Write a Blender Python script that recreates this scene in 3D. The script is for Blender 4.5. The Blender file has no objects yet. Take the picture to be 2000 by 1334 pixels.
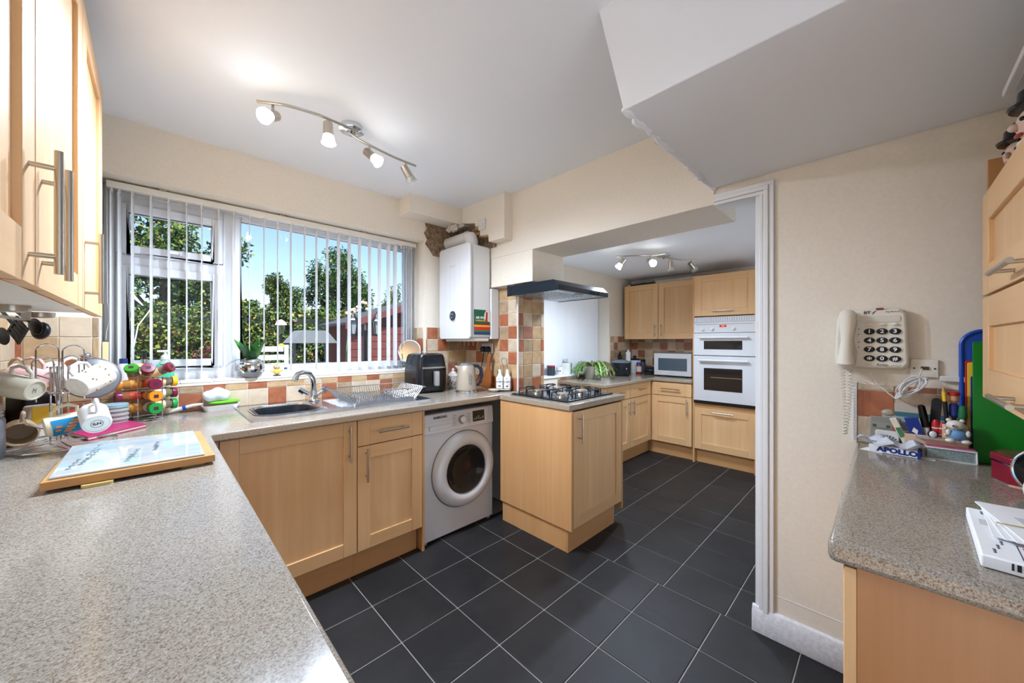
import bpy, bmesh, math, random
from mathutils import Matrix, Vector
R = math.radians
rng = random.Random(7)
sc = bpy.context.scene
C = sc.collection
# ---------------------------------------------------------------- camera, world, exposure
F, CX, CY, YAW, H = 713.7, 1000.0, 667.0, R(44.29), 1.33
cam = bpy.data.objects.new('camera', bpy.data.cameras.new('camera'))
C.objects.link(cam)
cam.data.sensor_width = 36.0
cam.data.lens = 36.0 * F / 2000.0
cam.data.clip_start = 0.01
cam.location = (0, 0, H)
cam.rotation_euler = (math.pi / 2, 0, -YAW)
sc.camera = cam
sc.view_settings.view_transform = 'Standard'
sc.view_settings.look = 'None'
sc.view_settings.gamma = 1
sc.view_settings.use_curve_mapping = False
sc.view_settings.exposure = EXPOSURE = 0.72
world = bpy.data.worlds.new('world'); sc.world = world
world.use_nodes = True
wn = world.node_tree; wn.nodes.clear()
wo = wn.nodes.new('ShaderNodeOutputWorld'); wb = wn.nodes.new('ShaderNodeBackground')
sky = wn.nodes.new('ShaderNodeTexSky'); sky.sky_type = 'NISHITA'; sky.sun_disc = False
sky.sun_elevation = R(58); sky.sun_rotation = R(190); sky.air_density = 1.0; sky.dust_density = 0.9; sky.ozone_density = 3.0
wb.inputs[1].default_value = SKY = 0.157
wn.links.new(sky.outputs[0], wb.inputs[0]); wn.links.new(wb.outputs[0], wo.inputs[0])

sun = bpy.data.objects.new('sun', bpy.data.lights.new('sun', 'SUN')); C.objects.link(sun)
sun.data.energy = 7.5; sun.data.angle = R(4); sun.data.color = (.97, .98, 1.0)
sun.rotation_euler = (R(31), 0, R(-8))

def ray(u, v):
    r, z = (u - CX) / F, -(v - CY) / F
    s, c = math.sin(YAW), math.cos(YAW)
    return Vector((c * r + s, -s * r + c, z))
def pz(u, v, z):
    k = ray(u, v); t = (z - H) / k.z; return Vector((k.x * t, k.y * t, z))
def pX(u, v, x):
    k = ray(u, v); t = x / k.x; return Vector((x, k.y * t, H + k.z * t))
def pY(u, v, y):
    k = ray(u, v); t = y / k.y; return Vector((k.x * t, y, H + k.z * t))

# ---------------------------------------------------------------- materials
def lin(c):
    c = c / 255.0
    return c / 12.92 if c <= .04045 else ((c + .055) / 1.055) ** 2.4
def rgb(t): return (lin(t[0]), lin(t[1]), lin(t[2]), 1)
MATS = {}
class N:
    def __init__(s, name):
        s.m = bpy.data.materials.new(name); s.m.use_nodes = True
        s.t = s.m.node_tree; s.b = s.t.nodes['Principled BSDF']
    def n(s, kind, **kw):
        o = s.t.nodes.new('ShaderNode' + kind)
        for k, v in kw.items(): setattr(o, k, v)
        return o
    def l(s, a, b): s.t.links.new(a, b)
    def coord(s, scale=(1, 1, 1), kind='Object'):
        tc = s.n('TexCoord'); mp = s.n('Mapping'); mp.inputs['Scale'].default_value = scale
        s.l(tc.outputs[kind], mp.inputs[0]); return mp.outputs[0]
    def noise(s, vec, scale, detail=4, rough=.6):
        o = s.n('TexNoise'); o.inputs['Scale'].default_value = scale; o.inputs['Detail'].default_value = detail; o.inputs['Roughness'].default_value = rough
        s.l(vec, o.inputs['Vector']); return o.outputs['Fac']
    def ramp(s, fac, stops):
        o = s.n('ValToRGB'); e = o.color_ramp.elements
        while len(e) < len(stops): e.new(.5)
        for i, (p, c) in enumerate(stops): e[i].position = p; e[i].color = rgb(c)
        s.l(fac, o.inputs[0]); return o.outputs[0]
    def bump(s, fac, strength, dist=.002):
        o = s.n('Bump'); o.inputs['Strength'].default_value = strength; o.inputs['Distance'].default_value = dist
        s.l(fac, o.inputs['Height']); s.l(o.outputs[0], s.b.inputs['Normal'])
    def hsv(s, col, rand=.06, sat=0.0):
        oi = s.n('ObjectInfo'); mr = s.n('MapRange'); mr.inputs['To Min'].default_value = 1 - rand; mr.inputs['To Max'].default_value = 1 + rand
        s.l(oi.outputs['Random'], mr.inputs['Value']); h = s.n('HueSaturation'); s.l(mr.outputs[0], h.inputs['Value']); s.l(col, h.inputs['Color']); return h.outputs[0]
def P(name, col, rough=.5, metal=0, trans=0, ior=1.45, emit=0, bump=None, alpha=1, var=0, coat=0, sss=0, thin=0):
    if name in MATS: return MATS[name]
    n = N(name); b = n.b
    b.inputs['Base Color'].default_value = rgb(col); b.inputs['Roughness'].default_value = rough; b.inputs['Metallic'].default_value = metal
    b.inputs['Transmission Weight'].default_value = trans; b.inputs['IOR'].default_value = ior; b.inputs['Alpha'].default_value = alpha
    if coat: b.inputs['Coat Weight'].default_value = coat; b.inputs['Coat Roughness'].default_value = .05
    if emit: b.inputs['Emission Color'].default_value = rgb(col); b.inputs['Emission Strength'].default_value = emit
    if bump or var:
        v = n.coord(); f = n.noise(v, bump[0] if bump else 12)
        if bump: n.bump(f, bump[1])
        if var:
            c = tuple(max(0, x - var) for x in col); d = tuple(min(255, x + var) for x in col)
            n.l(n.ramp(f, [(.3, c), (.7, d)]), b.inputs['Base Color'])
    MATS[name] = n.m; return n.m
def wood(name, c1, c2, axis, rough=.38):
    n = N(name); sc_ = [38, 38, 38]; sc_[axis] = 1.6
    v = n.coord(tuple(sc_)); f = n.noise(v, 1.0, 6, .62)
    sc2 = [7, 7, 7]; sc2[axis] = .7
    f2 = n.noise(n.coord(tuple(sc2)), 1.0, 3, .5)
    mx = n.n('Math', operation='ADD'); mx.inputs[1].default_value = 0
    ml = n.n('Math', operation='MULTIPLY'); ml.inputs[1].default_value = .45; n.l(f, ml.inputs[0])
    m2 = n.n('Math', operation='MULTIPLY_ADD'); m2.inputs[1].default_value = .55; n.l(f2, m2.inputs[0]); n.l(ml.outputs[0], m2.inputs[2])
    col = n.ramp(m2.outputs[0], [(.3, c2), (.52, tuple((a + b) // 2 for a, b in zip(c1, c2))), (.7, c1)])
    n.l(n.hsv(col, .035), n.b.inputs['Base Color']); n.b.inputs['Roughness'].default_value = rough
    n.bump(f, .06, .001)
    MATS[name] = n.m; return n.m
def speckle(name, base, dark, light, rough):
    n = N(name); v = n.coord()
    f = n.noise(v, 330, 2, .5); g = n.noise(v, 520, 2, .5); k = n.noise(v, 6, 3)
    c1 = n.ramp(f, [(.36, dark), (.47, base), (.56, base), (.68, light)])
    c2 = n.ramp(g, [(.36, tuple(int(x * .72) for x in dark)), (.43, (255, 255, 255)), (1, (255, 255, 255))])
    mx = n.n('Mix', data_type='RGBA', blend_type='MULTIPLY'); mx.inputs[0].default_value = .5
    n.l(c1, mx.inputs[6]); n.l(c2, mx.inputs[7]); n.l(mx.outputs[2], n.b.inputs['Base Color'])
    n.b.inputs['Roughness'].default_value = rough
    n.bump(f, .04, .0006)
    MATS[name] = n.m; return n.m
def mottle(name, c1, c2, rough, scale=14, bs=.25, rand=.07):
    n = N(name); v = n.coord(); oi = n.n('ObjectInfo'); ad = n.n('VectorMath', operation='ADD')
    cb = n.n('CombineXYZ'); ml = n.n('Math', operation='MULTIPLY'); ml.inputs[1].default_value = 40; n.l(oi.outputs['Random'], ml.inputs[0]); n.l(ml.outputs[0], cb.inputs[0])
    n.l(v, ad.inputs[0]); n.l(cb.outputs[0], ad.inputs[1])
    f = n.noise(ad.outputs[0], scale, 5, .65)
    n.l(n.hsv(n.ramp(f, [(.32, c2), (.68, c1)]), rand), n.b.inputs['Base Color']); n.b.inputs['Roughness'].default_value = rough
    n.bump(f, bs, .002); MATS[name] = n.m; return n.m
def slate(name):
    n = N(name); v = n.coord(kind='Object'); oi = n.n('ObjectInfo'); cb = n.n('CombineXYZ'); ml = n.n('Math', operation='MULTIPLY'); ml.inputs[1].default_value = 30
    n.l(oi.outputs['Random'], ml.inputs[0]); n.l(ml.outputs[0], cb.inputs[0]); n.l(ml.outputs[0], cb.inputs[1])
    ad = n.n('VectorMath', operation='ADD'); n.l(v, ad.inputs[0]); n.l(cb.outputs[0], ad.inputs[1])
    f = n.noise(ad.outputs[0], 3.2, 8, .6)
    w = n.n('TexNoise'); w.inputs['Scale'].default_value = 1.3; w.inputs['Detail'].default_value = 3; w.inputs['Distortion'].default_value = 2.5; n.l(ad.outputs[0], w.inputs['Vector'])
    rd = n.n('Math', operation='PINGPONG'); rd.inputs[1].default_value = .06; n.l(w.outputs['Fac'], rd.inputs[0])
    mm = n.n('Math', operation='MULTIPLY_ADD'); mm.inputs[1].default_value = 5.0; n.l(rd.outputs[0], mm.inputs[0]); n.l(f, mm.inputs[2])
    n.l(n.hsv(n.ramp(f, [(.3, (30, 30, 31)), (.7, (46, 45, 45))]), .10), n.b.inputs['Base Color'])
    n.b.inputs['Roughness'].default_value = .5; n.b.inputs['Specular IOR Level'].default_value = .28; n.bump(mm.outputs[0], .35, .003)
    MATS[name] = n.m; return n.m
def brushed(name, col, rough=.3):
    n = N(name); f = n.noise(n.coord((4, 220, 220)), 1, 2)
    n.b.inputs['Base Color'].default_value = rgb(col); n.b.inputs['Metallic'].default_value = 1; n.b.inputs['Roughness'].default_value = rough
    n.bump(f, .05, .0004); MATS[name] = n.m; return n.m

wall_m = P('cream_paint', (236, 226, 210), .75, bump=(70, .06), var=3)
ceil_m = P('ceiling_paint', (238, 240, 243), .6, bump=(45, .05))
white_m = P('white_gloss_paint', (236, 236, 236), .35, bump=(30, .04))
upvc_m = P('white_upvc', (240, 242, 245), .3)
beech_v = wood('beech_vertical', (238, 196, 146), (222, 174, 120), 2)
beech_x = wood('beech_across', (238, 196, 146), (222, 174, 120), 0)
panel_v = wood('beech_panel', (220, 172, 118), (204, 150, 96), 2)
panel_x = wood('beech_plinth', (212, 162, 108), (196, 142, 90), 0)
board_m = wood('chopping_board_wood', (214, 160, 100), (190, 132, 74), 0, .45)
darkwood = wood('dark_board_wood', (176, 104, 52), (150, 82, 38), 2, .45)
top_m = speckle('speckled_laminate', (158, 147, 132), (124, 108, 90), (178, 168, 155), .14)
edge_m = speckle('speckled_laminate_edge', (180, 158, 132), (118, 94, 70), (200, 182, 158), .35)
slate_m = slate('slate_tile')
grout_m = P('floor_grout', (150, 146, 140), .85)
wgrout_m = P('wall_grout', (228, 216, 198), .8)
TILE = [mottle('tile_terracotta', (184, 114, 78), (152, 86, 56), .32), mottle('tile_tan', (204, 172, 132), (178, 144, 104), .32),
        mottle('tile_beige', (218, 200, 174), (196, 174, 146), .32), mottle('tile_taupe', (184, 158, 128), (152, 126, 98), .32), mottle('tile_dusky', (176, 122, 100), (146, 94, 76), .32)]
steel = brushed('brushed_steel', (188, 180, 168), .32)
nickel = P('satin_nickel', (186, 178, 166), .28, 1)
chrome = P('chrome', (215, 218, 222), .08, 1)
sinkst = brushed('sink_steel', (205, 207, 210), .24)
wire_m = P('steel_wire', (196, 196, 196), .2, 1)
glass_m = P('clear_glass', (255, 255, 255), .02, 0, 1, 1.02)
jar_m = P('jar_glass', (240, 246, 244), .05, 0, 1, 1.3)
black_m = P('black_plastic', (20, 20, 22), .35)
gblack = P('black_gloss', (14, 14, 16), .12)
iron_m = P('cast_iron', (24, 24, 25), .55)
dark_m = P('dark_void', (30, 28, 26), .8)
wplast = P('white_plastic', (222, 221, 219), .3)
enamel = P('white_enamel', (216, 216, 217), .22)
cream_p = P('cream_plastic', (232, 226, 212), .35)
ceramic = P('cream_ceramic', (238, 230, 216), .18)
wceram = P('white_ceramic', (244, 242, 240), .15)
paper = P('white_paper', (240, 240, 240), .75)
red_m = P('red_plastic', (190, 34, 36), .35)
blue_m = P('blue_plastic', (30, 78, 180), .35)
yellow_m = P('yellow_plastic', (240, 200, 50), .4)
green_m = P('green_plastic', (20, 132, 34), .4)
ink_m = P('black_ink', (24, 24, 26), .6)
grey_ink = P('grey_ink', (120, 122, 126), .6)
navy_m = P('navy_ink', (28, 50, 130), .5)

# ---------------------------------------------------------------- mesh helpers
class MB:
    def __init__(s): s.v, s.f, s.mi, s.x, s.k = [], [], [], Matrix.Identity(4), 0
    def add(s, vs, fs):
        o = len(s.v); s.v += [tuple(s.x @ Vector(p)) for p in vs]
        s.f += [tuple(i + o for i in f) for f in fs]; s.mi += [s.k] * len(fs); return s
    def box(s, x0, x1, y0, y1, z0, z1):
        return s.add([(x0, y0, z0), (x1, y0, z0), (x1, y1, z0), (x0, y1, z0), (x0, y0, z1), (x1, y0, z1), (x1, y1, z1), (x0, y1, z1)],
                     [(3, 2, 1, 0), (4, 5, 6, 7), (0, 1, 5, 4), (1, 2, 6, 5), (2, 3, 7, 6), (3, 0, 4, 7)])
    def prism(s, poly, a, b, axis=2):
        n = len(poly)
        def q(p, t): return (p[0], p[1], t) if axis == 2 else ((p[0], t, p[1]) if axis == 1 else (t, p[0], p[1]))
        vs = [q(p, a) for p in poly] + [q(p, b) for p in poly]
        fs = [tuple(range(n - 1, -1, -1)), tuple(range(n, 2 * n))] + [(i, (i + 1) % n, n + (i + 1) % n, n + i) for i in range(n)]
        if axis == 1: fs = [tuple(reversed(f)) for f in fs]
        return s.add(vs, fs)
    def lathe(s, prof, n=24, c=(0, 0, 0), cap=True):
        vs, fs = [], []
        for r, z in prof:
            for i in range(n):
                a = 2 * math.pi * i / n; vs.append((c[0] + r * math.cos(a), c[1] + r * math.sin(a), c[2] + z))
        for j in range(len(prof) - 1):
            for i in range(n):
                fs.append((j * n + i, j * n + (i + 1) % n, (j + 1) * n + (i + 1) % n, (j + 1) * n + i))
        if cap:
            fs.append(tuple(range(n - 1, -1, -1))); m = (len(prof) - 1) * n; fs.append(tuple(range(m, m + n)))
        return s.add(vs, fs)
    def cyl(s, p0, p1, r0, r1=None, n=16):
        p0, p1 = Vector(p0), Vector(p1); d = p1 - p0; q = d.to_track_quat('Z', 'Y').to_matrix().to_4x4(); old = s.x
        s.x = old @ Matrix.Translation(p0) @ q; s.lathe([(r0, 0), (r1 if r1 is not None else r0, d.length)], n); s.x = old; return s
    def tube(s, pts, r, n=8, closed=False):
        pts = [Vector(p) for p in pts]; m = len(pts); vs, fs = [], []; prev = None
        for i, p in enumerate(pts):
            if closed: d = pts[(i + 1) % m] - pts[i - 1]
            else: d = pts[min(i + 1, m - 1)] - pts[max(i - 1, 0)]
            d = d.normalized() if d.length > 1e-9 else Vector((0, 0, 1))
            if prev is None: u = d.orthogonal().normalized()
            else:
                u = prev - d * prev.dot(d); u = u.normalized() if u.length > 1e-6 else d.orthogonal().normalized()
            prev = u; w = d.cross(u); rr = r[i] if isinstance(r, (list, tuple)) else r
            for k in range(n):
                a = 2 * math.pi * k / n; vs.append(tuple(p + u * rr * math.cos(a) + w * rr * math.sin(a)))
        for i in range(m if closed else m - 1):
            for k in range(n):
                a, b = i * n, ((i + 1) % m) * n; fs.append((a + k, a + (k + 1) % n, b + (k + 1) % n, b + k))
        if not closed: fs += [tuple(range(n - 1, -1, -1)), tuple(range((m - 1) * n, m * n))]
        return s.add(vs, fs)
    def ball(s, c, r, n=16, m=10, sq=(1, 1, 1)):
        vs, fs = [], []
        for j in range(m + 1):
            t = math.pi * j / m
            for i in range(n):
                a = 2 * math.pi * i / n
                vs.append((c[0] + r * sq[0] * math.sin(t) * math.cos(a), c[1] + r * sq[1] * math.sin(t) * math.sin(a), c[2] - r * sq[2] * math.cos(t)))
        for j in range(m):
            for i in range(n): fs.append((j * n + i, j * n + (i + 1) % n, (j + 1) * n + (i + 1) % n, (j + 1) * n + i))
        return s.add(vs, fs)
    def torus(s, c, R_, r, n=32, m=10, axis=2):
        pts = []
        for i in range(n):
            a = 2 * math.pi * i / n; p = (R_ * math.cos(a), R_ * math.sin(a))
            pts.append((c[0] + p[0], c[1] + p[1], c[2]) if axis == 2 else ((c[0] + p[0], c[1], c[2] + p[1]) if axis == 1 else (c[0], c[1] + p[0], c[2] + p[1])))
        return s.tube(pts, r, m, True)
    def quad(s, a, b, c, d): return s.add([a, b, c, d], [(0, 1, 2, 3)])
    def at(s, loc, rz=0, rx=0, ry=0):
        s.x = Matrix.Translation(Vector(loc)) @ Matrix.Rotation(rz, 4, 'Z') @ Matrix.Rotation(ry, 4, 'Y') @ Matrix.Rotation(rx, 4, 'X'); return s
    def mat(s, k): s.k = k; return s
    def mesh(s, name, mats, bevel=0, seg=2, smooth=True):
        me = bpy.data.meshes.new(name); me.from_pydata(s.v, [], s.f)
        if not isinstance(mats, (list, tuple)): mats = [mats]
        for m in mats: me.materials.append(m)
        if any(s.mi): me.polygons.foreach_set('material_index', s.mi)
        bm = bmesh.new(); bm.from_mesh(me)
        bmesh.ops.remove_doubles(bm, verts=bm.verts, dist=1e-6)
        bmesh.ops.recalc_face_normals(bm, faces=bm.faces)
        if bevel:
            for f in bm.faces: f.smooth = any(.02 < e.calc_face_angle(0) < .5 for e in f.edges if len(e.link_faces) == 2)
            ed = [e for e in bm.edges if len(e.link_faces) == 2 and e.calc_face_angle(0) > .5]
            res = bmesh.ops.bevel(bm, geom=ed, offset=bevel, segments=seg, profile=.5, affect='EDGES', clamp_overlap=True)
            for f in res['faces']: f.smooth = True
        bm.to_mesh(me); bm.free()
        if smooth and not bevel:
            me.polygons.foreach_set('use_smooth', [True] * len(me.polygons)); me.set_sharp_from_angle(angle=.65)
        return me
    def build(s, name, mats, parent=None, bevel=0, seg=2, smooth=True, label=None):
        o = bpy.data.objects.new(name, s.mesh(name, mats, bevel, seg, smooth)); C.objects.link(o)
        if parent is not None: o.parent = parent
        if label: o['label'] = label
        return o
def put(name, me, parent=None, loc=(0, 0, 0), rot=(0, 0, 0), scale=(1, 1, 1)):
    o = bpy.data.objects.new(name, me); C.objects.link(o); o.parent = parent
    o.location = loc; o.rotation_euler = rot; o.scale = scale; return o
def tag(o, label, cat, group=None, kind=None):
    o['label'] = label; o['category'] = cat
    if group: o['group'] = group
    if kind: o['kind'] = kind
    return o
def thing(name, label, cat, loc=(0, 0, 0), rz=0, group=None):
    o = bpy.data.objects.new(name, None); C.objects.link(o); o.empty_display_size = .05
    o.location = loc; o.rotation_euler = (0, 0, rz); return tag(o, label, cat, group)
def struct(o, label=None):
    o['kind'] = 'structure'
    if label: o['label'] = label
    return o
def text(body, size, m, parent, loc, rot, name='lettering', ext=.0004, align='CENTER', sx=1, bold=0):
    cu = bpy.data.curves.new(name, 'FONT'); cu.body = body; cu.size = size; cu.extrude = ext; cu.align_x = align; cu.align_y = 'CENTER'; cu.offset = bold; cu.resolution_u = 3
    t = bpy.data.objects.new(name + '_tmp', cu); C.objects.link(t)
    me = bpy.data.meshes.new_from_object(t.evaluated_get(bpy.context.evaluated_depsgraph_get()))
    C.objects.unlink(t); bpy.data.objects.remove(t); bpy.data.curves.remove(cu)
    me.materials.clear(); me.materials.append(m)
    return put(name, me, parent, loc, rot, (sx, 1, 1))
FRONT = (math.pi / 2, 0, 0)          # text standing up, readable from -Y
def rr(x0, x1, y0, y1, r, n=5):
    pts = []
    for cx, cy, a0 in ((x1 - r, y1 - r, 0), (x0 + r, y1 - r, 90), (x0 + r, y0 + r, 180), (x1 - r, y0 + r, 270)):
        for i in range(n + 1):
            a = R(a0 + 90 * i / n); pts.append((cx + r * math.cos(a), cy + r * math.sin(a)))
    return pts
def copy_tree(o, parent=None):
    c = o.copy(); C.objects.link(c); c.parent = parent
    for ch in list(o.children): copy_tree(ch, c)
    return c
# ================================================================ the setting
W = 0.935            # worktop height in the kitchen
WE = 0.90            # worktop height in the extension
YN, XE, XB, ZC = 2.74, 2.07, 1.99, 2.475
def pane_glass():
    n = N('pane_glass'); t = n.t; t.nodes.remove(n.b)
    tr = n.n('BsdfTransparent'); gl = n.n('BsdfGlossy'); gl.inputs['Roughness'].default_value = .01; mx = n.n('MixShader'); fr = n.n('Fresnel'); fr.inputs[0].default_value = 1.25
    n.l(fr.outputs[0], mx.inputs[0]); n.l(tr.outputs[0], mx.inputs[1]); n.l(gl.outputs[0], mx.inputs[2]); n.l(mx.outputs[0], t.nodes['Material Output'].inputs[0]); return n.m
PANE = pane_glass()
def fabric_m(name, col, tr):
    n = N(name); t = n.t; t.nodes.remove(n.b)
    a = n.n('BsdfDiffuse'); b = n.n('BsdfTranslucent'); a.inputs[0].default_value = rgb(col); b.inputs[0].default_value = rgb(col); mx = n.n('MixShader'); mx.inputs[0].default_value = tr
    n.l(a.outputs[0], mx.inputs[1]); n.l(b.outputs[0], mx.inputs[2]); n.l(mx.outputs[0], t.nodes['Material Output'].inputs[0]); MATS[name] = n.m; return n.m
blind_m = fabric_m('blind_fabric', (252, 252, 252), .45)

# ---- floor: grout bed with every slate tile a piece of its own
floor = struct(MB().box(-.6, 5.0, -.75, 2.9, -.12, -.003).build('floor', grout_m))
unit = MB().box(0, 1, 0, 1, -.012, 0)
tile_me = MB().box(0, .296, 0, .305, -.012, 0).mesh('floor_tile', slate_m, .0025, 2)
GX1 = [.18 + .3 * k for k in range(7)]; GY1 = [2.117 - .31 * k for k in range(10)]
GX2 = [1.98, 2.255, 2.536, 2.826, 3.11, 3.407, 3.705, 4.0, 4.30, 4.6]; GY2 = [2.06 - .3025 * k for k in range(10)]
def lay(gx, gy):
    for i in range(len(gx) - 1):
        for j in range(len(gy) - 1):
            x0, x1, y1, y0 = gx[i] + .0025, gx[i + 1] - .0025, gy[j] - .0025, gy[j + 1] + .0025
            put('tile', tile_me, floor, (x0, y0, rng.uniform(-.0005, .0005)), (0, 0, 0), ((x1 - x0) / .296, (y1 - y0) / .305, 1))
lay(GX1, GY1); lay(GX2, GY2)

# ---- walls
wn_ = MB(); OX0, OX1, OZ0, OZ1 = -.2, 1.634, 1.085, 2.186
wn_.box(-.76, OX0, YN, YN + .3, -.1, 2.6).box(OX1, 2.4, YN, YN + .3, -.1, 2.6).box(OX0, OX1, YN, YN + .3, -.1, OZ0).box(OX0, OX1, YN, YN + .3, OZ1, 2.6)
wall_n = struct(wn_.build('wall_north', wall_m))
wall_w = struct(MB().box(-.76, -.46, .18, YN, -.1, 2.6).box(-.76, -.46, -.75, .18, 2.2, 2.6).build('wall_west', wall_m))
ws_ = MB(); ws_.box(.9, 2.11, -.75, -.55, -.1, 2.6).box(-.46, -.36, -.75, -.55, -.1, 2.6).box(-.36, .9, -.75, -.55, 2.2, 2.6)
wall_s = struct(ws_.build('wall_south', wall_m))
we_ = MB(); we_.box(XB, 2.11, -.55, .40, -.1, 2.6).box(XB + .005, 2.11, .40, .62, 2.06, 2.6)
wall_e = struct(we_.build('wall_east', wall_m))
nib = struct(MB().box(XE, 2.38, 2.055, YN + .02, -.1, 2.0).build('wall_nib', wall_m))
bm_ = MB(); bm_.box(XB - .004, 2.36, .597, 2.76, 2.01, 2.6).box(XB, 2.36, 1.824, 2.76, 1.775, 2.02)
beam = struct(bm_.build('wall_beam', wall_m, bevel=.004), 'cream boxed beam over the wide opening')
struct(MB().box(-.76, 2.36, -.75, 3.04, ZC, ZC + .15).build('ceiling', ceil_m))
struct(MB().box(2.33, 5.05, -.75, 2.9, 2.19, 2.6).build('ceiling_extension', ceil_m))
bk = MB().prism([(-.56, 2.09), (.604, 2.09), (.70, ZC + .01), (-.56, ZC + .01)], 1.10, 1.988, 0)
bulk = struct(bk.build('ceiling_bulkhead', ceil_m, bevel=.004))
pts = [(1.10 + .888 * i / 40, .602 + rng.uniform(-.004, .005), 2.093 + rng.uniform(-.004, .003)) for i in range(41)]
MB().tube(pts, [rng.uniform(.006, .014) for _ in pts], 8).build('plaster_edge', ceil_m, bulk)
struct(MB().box(1.405, 1.985, 2.57, YN + .01, 2.34, ZC + .01).build('ceiling_boxing', wall_m, bevel=.004))
stp = [(2.567, 2.349), (2.387, 2.312), (2.387, 2.282), (2.326, 2.278), (2.322, 2.194), (2.22, 2.186), (2.215, 2.126), (2.032, 2.121), (2.032, ZC + .01), (2.567, ZC + .01)]
pbx = struct(MB().prism(stp, 1.90, XB, 0).build('wall_pipe_boxing', wall_m, bevel=.002))
# raw hole around the flue
brick_raw = P('raw_masonry', (132, 108, 82), .9, bump=(30, .9), var=40)
hp = [(1.70, 2.345), (1.64, 2.335), (1.655, 2.29), (1.63, 2.25), (1.66, 2.20), (1.64, 2.16), (1.68, 2.12), (1.72, 2.07), (1.985, 2.07), (1.985, 2.345)]
MB().prism(hp, YN - .006, YN + .002, 1).build('broken_plaster', brick_raw, wall_n)
MB().box(XB - .012, XB - .004, 2.215, 2.73, 2.10, 2.345).build('broken_plaster', brick_raw, beam)
for k in range(9):
    y = rng.uniform(2.22, 2.5); z = rng.uniform(2.11, 2.28)
    MB().box(XB - .05, XB - .01, y, y + rng.uniform(.04, .10), z, z + rng.uniform(.01, .03)).build('splinter', P('raw_timber', (190, 150, 95), .8, bump=(40, .4), var=25), beam)
for k in range(7):
    p = (1.86 + rng.uniform(-.03, .03), 2.60 + rng.uniform(-.05, .08), 2.33 + rng.uniform(-.03, .01))
    MB().at(p, rng.uniform(0, 3), rng.uniform(-.5, .5), rng.uniform(-.5, .5)).box(-.03, .03, -.02, .02, -.012, .012).build('plaster_lump', P('loose_plaster', (205, 196, 184), .9, bump=(60, .6)), beam)
# extension shell
en = MB(); EX0, EX1, EZ0, EZ1 = 2.62, 4.277, .93, 1.98
en.box(2.38, EX0, 2.55, 2.85, -.1, 2.3).box(EX1, 5.05, 2.55, 2.85, -.1, 2.3).box(EX0, EX1, 2.55, 2.85, -.1, EZ0).box(EX0, EX1, 2.55, 2.85, EZ1, 2.3)
wall_en = struct(en.build('wall_north_extension', wall_m))
wall_ee = struct(MB().box(4.87, 5.05, -.75, 2.56, -.1, 2.3).build('wall_east_extension', wall_m))
es = MB(); es.box(2.11, 2.5, -.75, -.55, -.1, 2.3).box(4.3, 4.9, -.75, -.55, -.1, 2.3).box(2.5, 4.3, -.75, -.55, 2.06, 2.3)
wall_es = struct(es.build('wall_south_extension', wall_m))
# unseen glazed doors and side window, added to let fill daylight in
for nm, x0, x1 in (('added_door_1', -.36, .9), ('added_door_2', 2.5, 4.3)):
    zt = 2.2 if nm == 'added_door_1' else 2.06
    d = struct(MB().box(x0, x0 + .07, -.70, -.63, 0, zt).box(x1 - .07, x1, -.70, -.63, 0, zt).box(x0, x1, -.70, -.63, zt - .08, zt).box(x0, x1, -.70, -.63, 0, .09).box((x0 + x1) / 2 - .04, (x0 + x1) / 2 + .04, -.70, -.63, 0, zt).build(nm, upvc_m))
    for a, b in ((x0 + .07, (x0 + x1) / 2 - .04), ((x0 + x1) / 2 + .04, x1 - .07)): MB().box(a, b, -.67, -.66, .09, zt - .08).build('pane', PANE, d)
added_win3 = struct(MB().box(-.70, -.63, -.55, -.49, 0, 2.2).box(-.70, -.63, .12, .18, 0, 2.2).box(-.70, -.63, -.49, .12, 2.13, 2.2).box(-.70, -.63, -.49, .12, 0, .09).build('added_window_3', upvc_m)); MB().box(-.67, -.66, -.49, .12, .09, 2.13).build('pane', PANE, added_win3)

# ---- door lining, architrave, skirting at the phone wall
tr = MB().box(1.985, 2.115, .400, .424, 0, 2.035).box(1.985, 2.115, .400, .60, 2.012, 2.06)
struct(tr.build('trim_1', white_m, bevel=.003))
ar = MB()
for a, b, t in ((.352, .372, .012), (.372, .392, .018), (.392, .408, .014)):
    ar.box(XB - t, XB, a, b, .10, 2.058 - (b - .352))
    ar.box(XB - t, XB, a, .597, 2.058 - (b - .352), 2.058 - (a - .352))
struct(ar.build('trim_2', white_m, bevel=.003))
struct(MB().prism([(XB, 0), (XB - .022, 0), (XB - .022, .085), (XB - .016, .10), (XB - .012, .112), (XB, .118)], .06, .435, 1).build('baseboard_east', P('scuffed_skirting', (222, 222, 226), .5, bump=(60, .3), var=14), bevel=.002))
MB().box(XB - .0015, XB, .06, .352, .19, .193).build('paint_line', white_m, wall_e)
MB().at((XB - .004, 0, 0)).prism([(.905, 2.437), (.83, 2.437), (.80, 2.40), (.87, 2.40)], -.0015, 0, 0).build('paint_patch', P('beige_patch', (206, 198, 176), .8), beam)

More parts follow.
